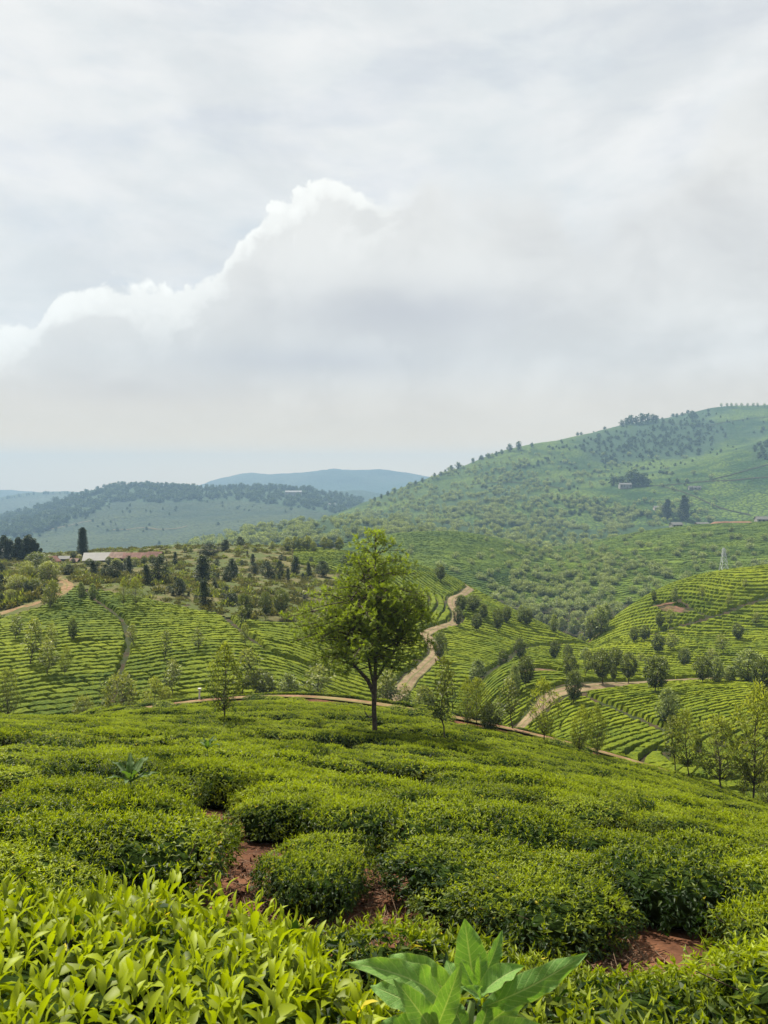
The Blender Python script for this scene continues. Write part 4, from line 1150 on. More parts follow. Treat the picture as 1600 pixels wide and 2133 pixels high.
    fl = rng.uniform(0.14, 0.27, n)
    clump = np.repeat(0.34 * fbm(P0[:, 0] * 1.1 + 7, P0[:, 2] * 1.1 + P0[:, 1], 5, 2) + rng.normal(0, 0.10, len(tips)), fr)
    height_t = np.clip((P0[idx][:, 2] - 2) / 6, 0, 1)
    tint = np.clip(0.42 + 0.36 * height_t + clump + rng.normal(0, 0.12, n), 0, 1)  # highlight and shade put into the leaf colour, brightening with height
    up = unit(rng.normal(0, 0.5, (n, 3)) + np.array([0, 0, 1.0]))
    Dn, S, Nn = leaf_frames(fd, up)
    base = P0[idx] - Dn * 0.03
    v, f, p = leaves_quad(base, Dn, up, fl, fl * 0.16); C.add(v, f, 0, tint)
    for q, sl in ((0.25, 0.36), (0.5, 0.42), (0.75, 0.34)):
        for sgn in (-1, 1):
            bp = base + Dn * (fl * q)[:, None] - Nn * (fl * 0.10 * q * q)[:, None]
            ld = unit(Dn * 0.8 + S * sgn * 0.75 - Nn * 0.12)
            L = fl * sl
            v, f, p = leaves_quad(bp, ld, up, L, L * 0.26); C.add(v, f, 0, np.clip(tint + rng.normal(0, .06, n), 0, 1))
    return T.mesh('trunk', [M_bark], True), C.mesh('crown', [M_feather])
bx, by, bz = F.hit(780, 1512, ymin=14, ymax=36, on_top=True)
tm, cm_ = big_tree()
bt = bpy.data.objects.new('tall_tree', None); COL.objects.link(bt); bt.location = (bx, by, bz)
link('trunk', tm, bt); link('crown', cm_, bt)
hgt = (1512 - 1114) / FPX * by + 0.85
bt.scale = (hgt / 8.0 * .92, hgt / 8.0 * .92, hgt / 8.0)
tag(bt, 'tall feathery tree with forked dark trunk standing alone on the near crest', 'tree')
print('BIG', bx, by, bz, hgt)

# ---- kinds of smaller trees
H0 = 4.0
M_open = leaf_mat('open_crown_leaf', (0.032, 0.055, 0.008), (0.235, 0.260, 0.034), rough=0.55, trans=0.45, spec=0.2, objvar=0.3)
opn = [make_tree(90 + i, H0, 2.6, 0.27, 'ovoid', 64, 30, 0.20, 0.27, 0.17, 0.045, [M_open, M_bark], lean=0.05) for i in range(4)]
airy = [make_tree(100 + i, H0, 2.3, 0.22, 'ovoid', 46, 40, 0.27, 0.34, 0.24, 0.05, [M_shade, M_barkp]) for i in range(4)]
slim = [make_tree(120 + i, H0, 1.7, 0.34, 'ovoid', 24, 32, 0.26, 0.32, 0.28, 0.05, [M_shade, M_bark], lean=0.07) for i in range(3)]
dense = [make_tree(140 + i, H0, 2.9, 0.25, 'round', 60, 40, 0.27, 0.42, 0.20, 0.07, [M_dense, M_bark]) for i in range(3)]
pale = [make_tree(160 + i, H0, 2.7, 0.16, 'ovoid', 54, 40, 0.28, 0.42, 0.23, 0.06, [M_pale, M_bark]) for i in range(4)]
bushy = [make_tree(180 + i, H0, 3.6, 0.05, 'round', 66, 42, 0.26, 0.38, 0.22, 0.06, [M_shade, M_barkp]) for i in range(3)]
K_airy = Kind('shade_tree', 'tree', airy, H0); K_slim = Kind('slender_tree', 'tree', slim, H0)
K_dense = Kind('round_tree', 'tree', dense, H0); K_pale = Kind('pale_tree', 'tree', pale, H0); K_bushy = Kind('bushy_tree', 'tree', bushy, H0)
K_open = Kind('open_tree', 'tree', opn, H0)
KW = {'o': (K_open, 2.6), 'a': (K_airy, 2.3), 's': (K_slim, 1.7), 'd': (K_dense, 2.9), 'p': (K_pale, 2.7), 'b': (K_bushy, 3.6)}
def plant(layer, px, base, top, w, kind, label, group=None, **kw):
    x, y, z = layer.hit(px, base, on_top=True, **kw)
    h = (base - top) / FPX * y + layer.top
    K, w0 = KW[kind]
    wide = (w / FPX * y) / (w0 / H0 * h)
    return K.place((x, y, z), h, label, group, wide=float(np.clip(wide, 0.5, 1.9)))
NEAR = [   # layer, column, base, top, crown width, kind, label
    (F, 463, 1488, 1345, 92, 'o', 'yellow green tree with thin trunk left of the tall feathery tree on the crest'),
    (F, 922, 1524, 1372, 62, 's', 'sparse tree with crooked dark trunk just right of the tall feathery tree'),
    (F, 972, 1502, 1412, 48, 'o', 'light tree left of the dark shrub behind the footpath'),
    (F, 1000, 1503, 1418, 62, 'o', 'full crowned tree over the dark shrub behind the footpath'),
    (F, 1068, 1512, 1432, 46, 's', 'thin see-through tree between the dark shrub and the bright dense tree'),
    (F, 1130, 1535, 1416, 76, 'o', 'tall bright dense tree beyond the footpath at the foot of the low track'),
    (F, 1206, 1556, 1468, 52, 'o', 'left one of the pair of airy trees in front of the nested tea rows'),
    (F, 1245, 1562, 1472, 50, 'o', 'right one of the pair of airy trees in front of the nested tea rows'),
    (F, 1412, 1606, 1512, 44, 's', 'slim young tree at the left end of the row of trees on the east shoulder'),
    (F, 1440, 1616, 1496, 76, 'o', 'leafy tree second from the left in the row on the east shoulder'),
    (F, 1502, 1640, 1500, 112, 'o', 'wide spreading tree with forked trunk on the mossy east shoulder'),
    (F, 1575, 1660, 1415, 128, 'o', 'tallest tree at the right edge of the view with whitish tips'),
    (F, 1552, 1636, 1560, 34, 's', 'small thin tree under the tallest tree at the right edge'),
    (F, 1600, 1690, 1560, 70, 'o', 'half hidden tree cut by the right edge of the view low down'),
    (F, 1025, 1508, 1468, 60, 'd', 'low dark green shrub under the trees behind the footpath'),
    (V, 503, 1452, 1350, 56, 's', 'darker tree close behind the yellow green tree left of the crest'),
    (V, 545, 1456, 1398, 56, 'd', 'dark rounded tree at the foot of the west tea hillside'),
    (V, 603, 1460, 1404, 52, 'p', 'pale small tree right of the dark rounded one below the west tea hillside'),
    (V, 655, 1462, 1388, 60, 's', 'thin grey green tree half behind the tall feathery tree, left side'),
    (V, 250, 1500, 1405, 84, 'b', 'large bushy tree rising behind the near hedge at the valley foot'),
    (V, 312, 1500, 1412, 66, 'o', 'pale green bush tree right of the large bushy one at the valley foot'),
    (V, 346, 1490, 1432, 34, 'b', 'small bright yellow green bush at the left end of the red footpath'),
    (V, 175, 1500, 1450, 50, 'b', 'low yellowish bush left of the large bushy tree'),
    (V, 15, 1500, 1395, 60, 'o', 'tree cut by the left edge just above the near hedge'),
    (V, 135, 1402, 1346, 30, 'o', 'bright young tree standing in the middle of the west tea hillside'),
    (V, 100, 1400, 1335, 40, 's', 'dim feathery tree left of the bright young tree in the west tea'),
    (V, 62, 1378, 1290, 44, 's', 'faint tall tree near the left edge of the west tea hillside'),
    (V, 28, 1330, 1282, 30, 's', 'faint small tree below the west dirt track at the left edge'),
    (V, 153, 1328, 1290, 20, 'd', 'small dark tree high on the west tea hillside'),
    (V, 108, 1362, 1300, 26, 's', 'thin tree between the faint tall tree and the small dark one in the west tea'),
    (V, 278, 1342, 1300, 22, 's', 'small thin tree beside the narrow path down the west tea'),
    (V, 340, 1372, 1312, 28, 's', 'wispy tree in the centre of the west tea rows'),
    (V, 357, 1440, 1374, 44, 's', 'grey green wispy tree low on the west tea left of the yellow green tree'),
    (V, 415, 1350, 1308, 24, 's', 'wispy little tree above the yellow green tree in the west tea'),
    (V, 258, 1262, 1204, 24, 'o', 'left tree of the pair at the upper edge of the west tea'),
    (V, 282, 1260, 1202, 34, 'o', 'right fuller tree of the pair at the upper edge of the west tea'),
    (V, 105, 1262, 1208, 32, 'a', 'round green tree beside the bend of the west dirt track'),
    (V, 170, 1240, 1213, 18, 'p', 'tiny pale tree where the narrow tea path begins'),
    (V, 193, 1244, 1216, 20, 'p', 'second tiny pale tree at the start of the narrow tea path'),
    (V, 513, 1294, 1238, 34, 'd', 'dark tree at the upper end of the long tea footpath'),
    (V, 500, 1300, 1262, 20, 's', 'pale thin tree touching the dark one at the upper end of the tea footpath'),
    (V, 511, 1342, 1298, 22, 's', 'small grey tree beside the long tea footpath'),
    (V, 553, 1280, 1234, 28, 'd', 'dark oval tree at the edge of the scrub left of the tall feathery tree'),
    (V, 588, 1278, 1228, 34, 'd', 'greyish tree beside the dark oval one at the edge of the scrub'),
    (V, 820, 1470, 1398, 54, 's', 'thin tree under the right side of the tall feathery crown'),
    (V, 795, 1470, 1408, 44, 's', 'thin tree close against the trunk of the tall feathery tree'),
    (V, 845, 1480, 1424, 36, 's', 'low sparse tree at the foot of the pale dirt track'),
    (V, 884, 1490, 1430, 50, 'a', 'sparse tree behind the crest between the tall tree and the crooked one'),
    (V, 916, 1208, 1177, 26, 'd', 'dark round tree on the skyline of the middle tea hill'),
    (V, 917, 1372, 1316, 32, 'd', 'dark glossy tree leaning over the bend of the pale dirt track'),
    (V, 955, 1302, 1264, 22, 'd', 'dark narrow tree on the right verge of the pale dirt track'),
    (V, 958, 1272, 1240, 26, 'd', 'rounded tree left of the upper bend of the pale dirt track'),
    (V, 985, 1270, 1240, 36, 'd', 'broad low tree right of the upper bend of the pale dirt track'),
    (V, 992, 1310, 1278, 24, 'd', 'small dark tree in the tea right of the pale dirt track'),
    (V, 1006, 1286, 1258, 20, 'd', 'small tree below the broad low one by the upper track bend'),
    (V, 1036, 1312, 1268, 26, 'd', 'dark egg-shaped tree standing in curved tea rows east of the track'),
    (V, 1056, 1294, 1264, 22, 'd', 'small dark tree upper right of the egg-shaped one'),
    (V, 1084, 1292, 1262, 22, 'p', 'pale tree near the shoulder of the middle tea hill'),
    (V, 1098, 1300, 1268, 22, 'd', 'dark tree on the shoulder of the middle tea hill'),
    (V, 1083, 1372, 1330, 28, 'd', 'dark round tree on the terrace above the brown bare spot'),
    (V, 1050, 1394, 1354, 24, 'd', 'small round tree left of the bright mound'),
    (V, 995, 1424, 1374, 42, 'p', 'pale topped full tree low between the track and the mound'),
    (V, 1152, 1312, 1280, 22, 'p', 'pale small tree beside the bare earth in the valley floor'),
    (V, 1157, 1370, 1334, 26, 'd', 'left tree of the dark pair behind the bright mound'),
    (V, 1184, 1372, 1343, 22, 'd', 'right tree of the dark pair behind the bright mound'),
    (N, 1095, 1424, 1367, 36, 'd', 'dark tree with pale top left of the brown bare spot on the mound'),
    (N, 1072, 1442, 1384, 30, 'p', 'slim pale tree at the left foot of the mound'),
    (N, 1193, 1458, 1396, 38, 'd', 'oval tree standing in front of the low dirt track'),
    (N, 1187, 1410, 1364, 34, 'd', 'dark tree directly behind the oval tree at the low track'),
    (N, 1220, 1402, 1354, 28, 's', 'sparse pale tree on top of the mound'),
    (N, 1257, 1414, 1356, 44, 'd', 'dark spreading tree on the mound right of the sparse pale one'),
    (N, 1279, 1410, 1384, 16, 'd', 'tiny dark tree between two spreading trees on the mound'),
    (N, 1284, 1388, 1350, 34, 'd', 'tree just behind the tiny one at the back of the mound'),
    (N, 1308, 1412, 1361, 36, 'd', 'dark tree on the mound left of the largest round tree'),
    (N, 1364, 1434, 1366, 56, 'd', 'largest round dark tree standing over the low dirt track'),
    (N, 1385, 1494, 1434, 50, 'p', 'light round tree alone among the nested tea rows'),
    (N, 1466, 1416, 1368, 38, 'd', 'blackish round tree beside the white post'),
    (N, 1492, 1414, 1370, 34, 'p', 'pale tree just right of the white post'),
    (N, 1556, 1412, 1352, 62, 'p', 'broad pale clump of a tree near the right end of the low track'),
    (N, 1520, 1412, 1388, 30, 'p', 'low pale bush left of the broad pale tree by the low track'),
    (N, 1592, 1444, 1372, 44, 'd', 'dark tree at the right edge above the end of the low track'),
    (RH, 1424, 1384, 1350, 28, 'd', 'round tree at the foot of the right tea hill'),
    (RH, 1322, 1334, 1306, 22, 'd', 'left tree of the touching pair below the earth slip'),
    (RH, 1342, 1332, 1304, 24, 'd', 'right tree of the touching pair below the earth slip'),
    (RH, 1376, 1304, 1276, 20, 'd', 'dark tree just under the earth slip'),
    (RH, 1394, 1306, 1270, 24, 's', 'taller thin tree just under the earth slip'),
    (RH, 1362, 1250, 1231, 12, 'd', 'tiny dark tree on the crest of the right tea hill'),
    (RH, 1408, 1250, 1224, 17, 'p', 'pale little tree on the crest right of the tiny dark one'),
    (RH, 1463, 1246, 1220, 16, 's', 'thin tree high on the right tea hill'),
    (RH, 1515, 1262, 1236, 16, 's', 'thin tree on the right tea hill beyond the diagonal path'),
    (RH, 1552, 1222, 1205, 14, 's', 'tiny thin tree near the right top of the tea hill'),
    (RH, 1540, 1330, 1300, 26, 'd', 'dark tree in the shaded rows of the right tea hill'),
    (RH, 1575, 1300, 1276, 22, 's', 'small tree at the right edge of the tea hill'),
    (RH, 1400, 1350, 1318, 34, 's', 'thin tree in the lower hollow of the right tea hill'),
    (RH, 1370, 1356, 1322, 30, 'd', 'dark bushy tree in the lower hollow of the right tea hill'),
    (RH, 1510, 1360, 1322, 30, 's', 'hazy thin tree low on the right tea hill'),
    (RH, 1480, 1392, 1352, 34, 's', 'pale thin tree at the foot of the right tea hill behind the mound'),
    (RH, 1250, 1318, 1262, 42, 'p', 'large pale tree in the hollow left of the right tea hill'),
    (RH, 1232, 1330, 1284, 34, 'p', 'pale tree leaning on the large pale one in the hollow'),
    (RH, 1262, 1292, 1254, 34, 'p', 'pale bushy tree climbing the left edge of the right tea hill'),
    (RH, 1210, 1350, 1320, 20, 'p', 'small pale tree above the bare patch in the hollow'),
    (RH, 1222, 1380, 1350, 28, 'p', 'pale bush behind the mound near the valley bottom'),
    (H2, 1172, 1316, 1286, 26, 'p', 'pale tree at the bottom of the wooded valley beyond the bare earth'),
    (H2, 1196, 1322, 1288, 30, 'p', 'full pale tree closing the bottom of the wooded valley'),
    (H2, 1218, 1318, 1284, 26, 'd', 'dark tree between pale ones at the bottom of the wooded valley'),
    (H2, 1148, 1308, 1282, 22, 'd', 'small dark tree at the bottom of the wooded valley by the tea shoulder'),
    (H2, 1128, 1304, 1276, 24, 'p', 'pale tree peeping over the tea shoulder into the wooded valley'),
    (RH, 1335, 1392, 1362, 26, 's', 'small thin tree between the mound and the right tea hill'),
]
for lay, px, base, top, w, kd, lab in NEAR:
    if lay is F: kw = dict(ymin=22)
    elif lay is N: kw = dict(ymax=112)
    elif lay is V: kw = dict(ymax=225)
    else: kw = {}
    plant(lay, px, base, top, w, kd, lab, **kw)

# ---- dark junipers and trees of the scrub
jun = [make_tree(200 + i, 4.0, 1.9, 0.05, 'cone', 44, 60, 0.22, 0.40, 0.34, 0.06, [M_conif, M_bark], updir=0.5) for i in range(2)] + \
      [make_tree(210 + i, 4.0, 2.6, 0.10, 'ovoid', 50, 60, 0.22, 0.42, 0.30, 0.07, [M_conif, M_bark]) for i in range(2)]
K_jun = Kind('juniper_tree', 'tree', jun, 4.0)
def plant_k(K, w0, layer, px, base, top, w, label, group=None, **kw):
    x, y, z = layer.hit(px, base, **kw); h = max(0.6, (base - top) / FPX * y)
    return K.place((x, y, z), h, label, group, wide=float(np.clip((w / FPX * y) / (w0 / 4.0 * h), 0.4, 2.2)))
for px, b, t, w, lab in [
    (428, 1264, 1208, 36, 'dark oval tree standing alone at the lower edge of the scrub'),
    (420, 1216, 1158, 56, 'large dark spreading tree in the middle of the scrub'),
    (437, 1160, 1132, 34, 'round dark tree on the skyline above the scrub'),
    (674, 1202, 1168, 26, 'squat dark tree right of the scrub beside the tall feathery tree'),
    (644, 1202, 1172, 16, 'narrow dark tree left of the squat one beside the tall feathery tree'),
    (615, 1198, 1160, 28, 'dark tree pair crown at the right of the scrub'),
    (560, 1206, 1170, 30, 'broad dark juniper among the scrub left of the tall feathery tree'),
    (582, 1206, 1168, 18, 'pointed dark juniper right of the broad one'),
    (600, 1210, 1184, 14, 'small pointed juniper between two darker ones'),
    (485, 1208, 1164, 32, 'tall brownish green juniper right of the large spreading tree'),
    (472, 1214, 1180, 22, 'small juniper in front of the tall brownish one'),
    (330, 1215, 1160, 34, 'tallest of the dark junipers left of the large spreading tree'),
    (308, 1218, 1176, 28, 'juniper just left of the tallest dark one'),
    (268, 1200, 1158, 22, 'slim dark juniper above the tea pair of trees'),
    (238, 1206, 1168, 26, 'dark juniper cluster tree at the left of the scrub'),
    (222, 1204, 1176, 18, 'small juniper left of the dark cluster tree'),
    (196, 1200, 1168, 24, 'dark bushy juniper below the village houses'),
    (252, 1196, 1172, 16, 'pointed little juniper below the village roofs'),
    (142, 1200, 1176, 18, 'dark shrub tree where the west dirt track disappears'),
    (374, 1242, 1205, 26, 'low dark juniper behind the tea edge'),
    (365, 1178, 1150, 14, 'thin dark juniper near the skyline left of the round dark tree'),
    (470, 1148, 1124, 34, 'dark flat crowned tree on the skyline of the scrub hill'),
    (502, 1140, 1118, 16, 'grey green tree on the skyline of the scrub hill'),
    (530, 1196, 1172, 18, 'small brown green juniper in the open scrub'),
    (526, 1176, 1154, 14, 'tiny juniper near the top of the scrub hill'),
    (448, 1228, 1210, 18, 'low black shrub in the pale scrub'),
    (466, 1246, 1236, 20, 'flat dark shrub right of the lone oval tree'),
    (735, 1180, 1150, 34, 'dark brown tree beside the top of the tall feathery tree'),
]: plant_k(K_jun, 2.2, V, px, b, t, w, lab)
rngs = np.random.default_rng(5)
n = 0
while n < 46:
    px = rngs.uniform(150, 690); py = rngs.uniform(1150, 1268)
    if tea_V(np.array([px]), np.array([py + 8]))[0] or py < 1143 + max(0, (400 - px)) * 0.03: continue
    h = rngs.uniform(8, 20) * (0.6 + (py - 1140) / 180)
    plant_k(K_jun, 2.2, V, px, py, py - h, h * rngs.uniform(0.5, 1.0), 'small dark juniper scattered in the pale scrub between the tea and the village', 'junipers scattered in the scrub'); n += 1
# wooded spur at the left edge above the west track
for i in range(26):
    px = rngs.uniform(-60, 112); py = rngs.uniform(1196, 1268 - max(0, px) * 0.25); h = rngs.uniform(24, 46)
    plant_k((K_jun, K_dense, K_bushy)[i % 3], 2.6, V, px, py, py - h, h * rngs.uniform(0.6, 1.0), 'grey green tree crowding the wooded spur above the west dirt track', 'trees on the wooded spur above the west track')
# dark conifers behind the spur
con = [make_tree(230 + i, 8.0, 3.4, 0.06, 'cone', 60, 56, 0.24, 0.40, 0.26, 0.12, [M_conif, M_bark], updir=0.1) for i in range(3)]
K_con = Kind('conifer_tree', 'tree', con, 8.0)
for i, (px, t) in enumerate([(-30, 1118), (-12, 1112), (4, 1116), (14, 1122), (24, 1126), (34, 1120), (44, 1124), (54, 1118), (61, 1114), (68, 1122), (76, 1132), (84, 1142), (93, 1150), (40, 1140), (64, 1138), (20, 1140)]):
    b = 1166 + random.uniform(-3, 3)
    x, y, z = V.hit(px, b, ymin=200); h = (b - t) / FPX * y
    K_con.place((x, y, z), h, 'dark pointed conifer in the dense stand at the left edge', 'dark conifer stand at the left edge', wide=1.25)

# ---- the lone columnar pine by the village
def column_pine():
    rng = np.random.default_rng(9); T, C = Join(), Join(); H = 11.0
    T.add(*tube([(0, 0, -.3), (0, 0, 5), (0.05, 0, 10.6)], [0.3, 0.22, 0.05], 7))
    for k in range(150):
        t = (k + rng.uniform()) / 150; z = 0.8 + 9.9 * t; a = k * 2.399
        r = (1.95 - 0.9 * t) * (1 if t < 0.9 else (1 - t) * 9 + 0.25) * rng.uniform(0.75, 1.12)
        e = np.array([r * math.cos(a), r * math.sin(a), z + 0.30 * r]); b = np.array([0, 0, z - 0.1])
        T.add(*tube([b, (b + e) / 2 - np.array([0, 0, .12]), e], [0.05, 0.04, 0.02], 3))
        for q in (0.35, 0.6, 0.8, 1.0):
            m = 26 if q == 1.0 else 16
            c = b + (e - b) * q; off = rand_dir(m, rng) * (0.34 if q == 1.0 else 0.28)
            L = rng.uniform(0.22, 0.4, m)
            v, f, p = leaves_quad(c + off * 0.6, off + [0, 0, .15], rng.normal(0, 1, (m, 3)), L, L * .42); C.add(v, f, 0, np.clip(rng.normal(.35, .2, m), 0, 1))
    return T.mesh('trunk', [M_bark], True), C.mesh('crown', [M_conif])
x, y, z = V.hit(172, 1160, ymin=200)
cp = bpy.data.objects.new('columnar_pine', None); COL.objects.link(cp); cp.location = (x, y, z)
a_, b_ = column_pine(); link('trunk', a_, cp); link('crown', b_, cp); cp.scale = ((1160 - 1099) / FPX * y / 11.0,) * 3
tag(cp, 'tall dark columnar pine towering over the village roofs', 'tree')
for px, b, t, w, lab in ((154, 1166, 1148, 14, 'small round dark tree at the foot of the columnar pine'), (119, 1166, 1154, 12, 'small dark tree behind the lone red roofed house'), (228, 1166, 1146, 18, 'grey green tree in front of the long grey roof'), (210, 1168, 1152, 12, 'little bush tree before the sheds of the village'), (218, 1186, 1162, 20, 'bright green tree below the village roofs')):
    plant_k(K_dense, 2.9, V, px, b, t, w, lab, ymin=180)
for px, b, t in ((568, 1144, 1128), (600, 1148, 1120), (612, 1150, 1118), (626, 1150, 1122), (640, 1150, 1116), (655, 1152, 1128), (676, 1147, 1118), (688, 1147, 1124), (706, 1150, 1120), (384, 1152, 1134), (398, 1154, 1138)):
    plant_k(K_airy, 2.3, V, px, b, t, (b - t) * .7, 'slender hazy tree along the skyline behind the small bright crest field', 'trees along the skyline behind the crest field', ymin=190)

for px, b, t, w in ((186, 1182, 1164, 16), (204, 1184, 1168, 14), (226, 1181, 1160, 15), (243, 1182, 1163, 18), (262, 1180, 1162, 14), (279, 1182, 1161, 20), (300, 1180, 1158, 16), (318, 1178, 1156, 18), (336, 1176, 1154, 16), (112, 1184, 1170, 14)):
    plant_k((K_dense, K_bushy)[px % 2], 2.9, V, px, b, t, w, 'small leafy tree standing before the village roofs', 'small trees before the village roofs', ymin=150)
# ---- scrub: low bushes, grasses; nobody could count them
def shrub_mesh(seed, m):
    rng = np.random.default_rng(seed); J = Join(); n = 150
    off = rand_dir(n, rng) * (rng.uniform(0, 1, n) ** .4)[:, None] * np.array([.8, .8, .5]); off[:, 2] = np.abs(off[:, 2])
    L = rng.uniform(.22, .42, n)
    v, f, p = leaves_quad(off, off + rng.normal(0, .35, (n, 3)) + [0, 0, .4], rng.normal(0, .6, (n, 3)) + [0, 0, 1], L, L * .42)
    J.add(v, f, 0, np.clip(rng.normal(.5, .25, n), 0, 1))
    return J.mesh('shrub', [m])
shr = []
for i, (m, px, py, lab) in enumerate(((M_scrubl, 600, 1250, 'pale olive shrub at the tea edge left of the tall feathery tree'), (M_scrubl, 330, 1236, 'brownish shrub on the scrub edge above the west tea'), (M_shade, 470, 1262, 'green shrub on the scrub edge near the long footpath'))):
    x, y, z = V.hit(px, py)
    o = link('shrub', shrub_mesh(40 + i, m), loc=(x, y, z)); o.scale = (1.6,) * 3; tag(o, lab, 'shrub'); shr.append(o)
pts, rots, scls = [], [], []
n = 0
while n < 4200:
    y = math.exp(rngs.uniform(math.log(96), math.log(300))); px = rngs.uniform(-350, 730); x = (px - 800) / FPX * y
    zt = V.z1(x, y); py = py_of(zt + 0.3, y)
    if tea_V(np.array([px]), np.array([py - 1]))[0]: continue
    if seg_dist(np.array([x]), np.array([y]), LINES['track_west'])[0] < 1.5: continue
    if fbm(np.array(x / 9), np.array(y / 9), 61, 3) < -0.45 and px > 150: continue
    s_ = rngs.uniform(0.5, 1.35) * (1.5 if px < 110 and y < 140 else 1.0); pts.append((x, y, zt - .05)); rots.append((0, 0, rngs.uniform(0, 6.28))); scls.append((s_, s_, s_ * rngs.uniform(.7, 1.3))); n += 1
scatter('scrub_bushes', shr, pts, rots, scls, 'low olive brown scrub covering the hill between tea and village', 'scrub')

# ---- pollarded pale trees on the far tea slopes
poll = [make_tree(300 + i, 4.0, 4.4, 0.30, 'umbrella', 22, 26, 0.50, 0.50, 0.30, 0.10, [M_pale, M_bark], single=True, limb_sides=3) for i in range(4)]
K_poll = Kind('pollarded_tree', 'tree', poll, 4.0, single=True)
cand = []
def dens_H2(px, py):
    d = 0.30
    d += 1.5 * gf(px, py, 1160, 1215, 75, 34) + 1.5 * gf(px, py, 1230, 1190, 60, 26) + 1.3 * gf(px, py, 1085, 1255, 40, 26) + 1.2 * gf(px, py, 1140, 1150, 60, 16) + 1.3 * gf(px, py, 1280, 1262, 70, 14) + 1.0 * gf(px, py, 1130, 1285, 60, 18) + 1.1 * gf(px, py, 1390, 1216, 70, 10) + 1.2 * gf(px, py, 1560, 1180, 40, 10)
    d += 0.55 * gf(px, py, 1320, 1160, 130, 30) + 0.7 * gf(px, py, 1040, 1165, 30, 22)
    d -= 0.22 * gf(px, py, 900, 1150, 90, 30)
    return d
while len(cand) < 400:
    px = rngs.uniform(815, 1640); py = rngs.uniform(1092, 1300)
    if rngs.uniform(0, 1.9) > dens_H2(px, py): continue
    x, y, z = H2.hit(px, py)
    if abs(py_of(z, y) - py) > 3: continue
    h = rngs.uniform(2.3, 3.9) * (1.0 if y < 400 else 1.1)
    # skip what the nearer hills hide
    if py - h * FPX / y > np.interp(px, [700, 830, 960, 1040, 1130, 1240, 1280, 1330, 1400, 1500, 1600], [1144, 1166, 1207, 1250, 1290, 1330, 1281, 1250, 1222, 1203, 1188]): continue
    cand.append((h / y, x, y, z, h, H2))
while len(cand) < 1250:
    px = rngs.uniform(340, 1320); py = rngs.uniform(1074, 1165)
    x, y, z = KR.hit(px, py)
    if abs(py_of(z, y) - py) > 2: continue
    if fbm(np.array(x / 28), np.array(y / 28), 19, 3) < -0.30: continue
    h = rngs.uniform(3.6, 6.2)
    cand.append((h / y, x, y, z, h, KR))
def dens_B(px, py):
    d = 0.9 * gf(px, py, 1000, 1050, 150, 26) + 0.6 * gf(px, py, 1080, 990, 120, 26) + 0.8 * gf(px, py, 880, 1075, 100, 16) + 0.9 * gf(px, py, 1150, 1088, 170, 9) + 0.5 * gf(px, py, 760, 1085, 40, 12) + 0.5 * gf(px, py, 1240, 1075, 120, 14)
    return d + 0.06
while len(cand) < 2350:
    px = rngs.uniform(735, 1500); py = rngs.uniform(945, 1108)
    if rngs.uniform(0, 1.0) > dens_B(px, py): continue
    x, y, z = BH.hit(px, py)
    if abs(py_of(z, y) - py) > 2: continue
    if fbm(np.array(x / 30), np.array(y / 30), 29, 3) < -0.15: continue
    h = rngs.uniform(4.0, 6.5)
    cand.append((h / y, x, y, z, h, BH))
cand.sort(key=lambda c: -c[0])
for c in cand[:300]:
    px = px_of(c[1], c[2])
    if px > 1085: lab, grp = 'pollarded tree with pale bushy crown on the hazy tea slopes beyond the valley', 'pollarded trees beyond the valley'
    else: lab, grp = 'pollarded pale tree on or behind the rounded tea dome right of the tall tree', 'pollarded trees around the rounded tea dome'
    K_poll.place(c[1:4], c[4], lab, grp, wide=random.uniform(.85, 1.15))
rs = cand[300:]
psrc = [K_poll.src[i] for i in sorted(K_poll.src)]
scatter('plantation_trees', psrc, [(c[1], c[2], c[3] - .1) for c in rs], [(0, 0, rngs.uniform(0, 6.28)) for c in rs], [(c[4] / 4 * rngs.uniform(.85, 1.2),) * 2 + (c[4] / 4,) for c in rs], 'pale plantation trees covering the far ridge and lower hill', 'plantation')

# ---- far woods: crest of the distant hill, hollows of the big hill
wood = [make_tree(330 + i, 8.0, 5.5, 0.10, 'ovoid', 12, 16, 1.0, 0.55, 0.36, 0.2, [M_wood_far, M_bark], single=True, limb_sides=3) for i in range(3)]
K_wood = Kind('ridge_tree', 'tree', wood, 8.0, single=True)
RIDGE = [(905, 992, 6), (918, 989, 6), (928, 984, 5), (941, 978, 8), (955, 974, 10), (985, 962, 7), (1004, 955, 6), (1018, 952, 7), (1034, 947, 6), (1046, 943, 6), (1062, 938, 12), (1080, 935, 14), (1108, 929, 6), (880, 1002, 6), (866, 1008, 6), (850, 1014, 6),
         (1296, 886, 10), (1306, 883, 11), (1316, 882, 16), (1326, 881, 12), (1338, 880, 17), (1349, 878, 15), (1360, 876, 12), (1368, 876, 10), (1440, 869, 12), (1447, 868, 9), (836, 1019, 5), (822, 1024, 6), (808, 1030, 6), (794, 1036, 6), (780, 1042, 6)]
for px, py, hp in RIDGE:
    x, y, z = BH.hit(px, py + 3); K_wood.place((x, y, z), (hp + 3) / FPX * y, 'small dark tree standing out on the skyline of the big tea hill', 'trees along the skyline of the big tea hill')
for i in range(9):
    px = 1502 + i * 11 + random.uniform(-3, 3); x, y, z = BH.hit(px, 849); K_poll.place((x, y, z), 9 / FPX * y, 'tiny umbrella shaped tree on the very top of the big tea hill', 'tiny trees on the very top of the hill', wide=.6)
for px, b, t, w, lab in ((1391, 1080, 1040, 34, 'left one of the two big blue green trees by the far red bank'), (1425, 1084, 1032, 38, 'right taller one of the two big blue green trees by the far red bank')):
    x, y, z = H2.hit(px, 1094); 
    x, y, z = BH.hit(px, b); h = (b - t) / FPX * y
    K_con.place((x, y, z), h, lab, wide=1.25, var=0)
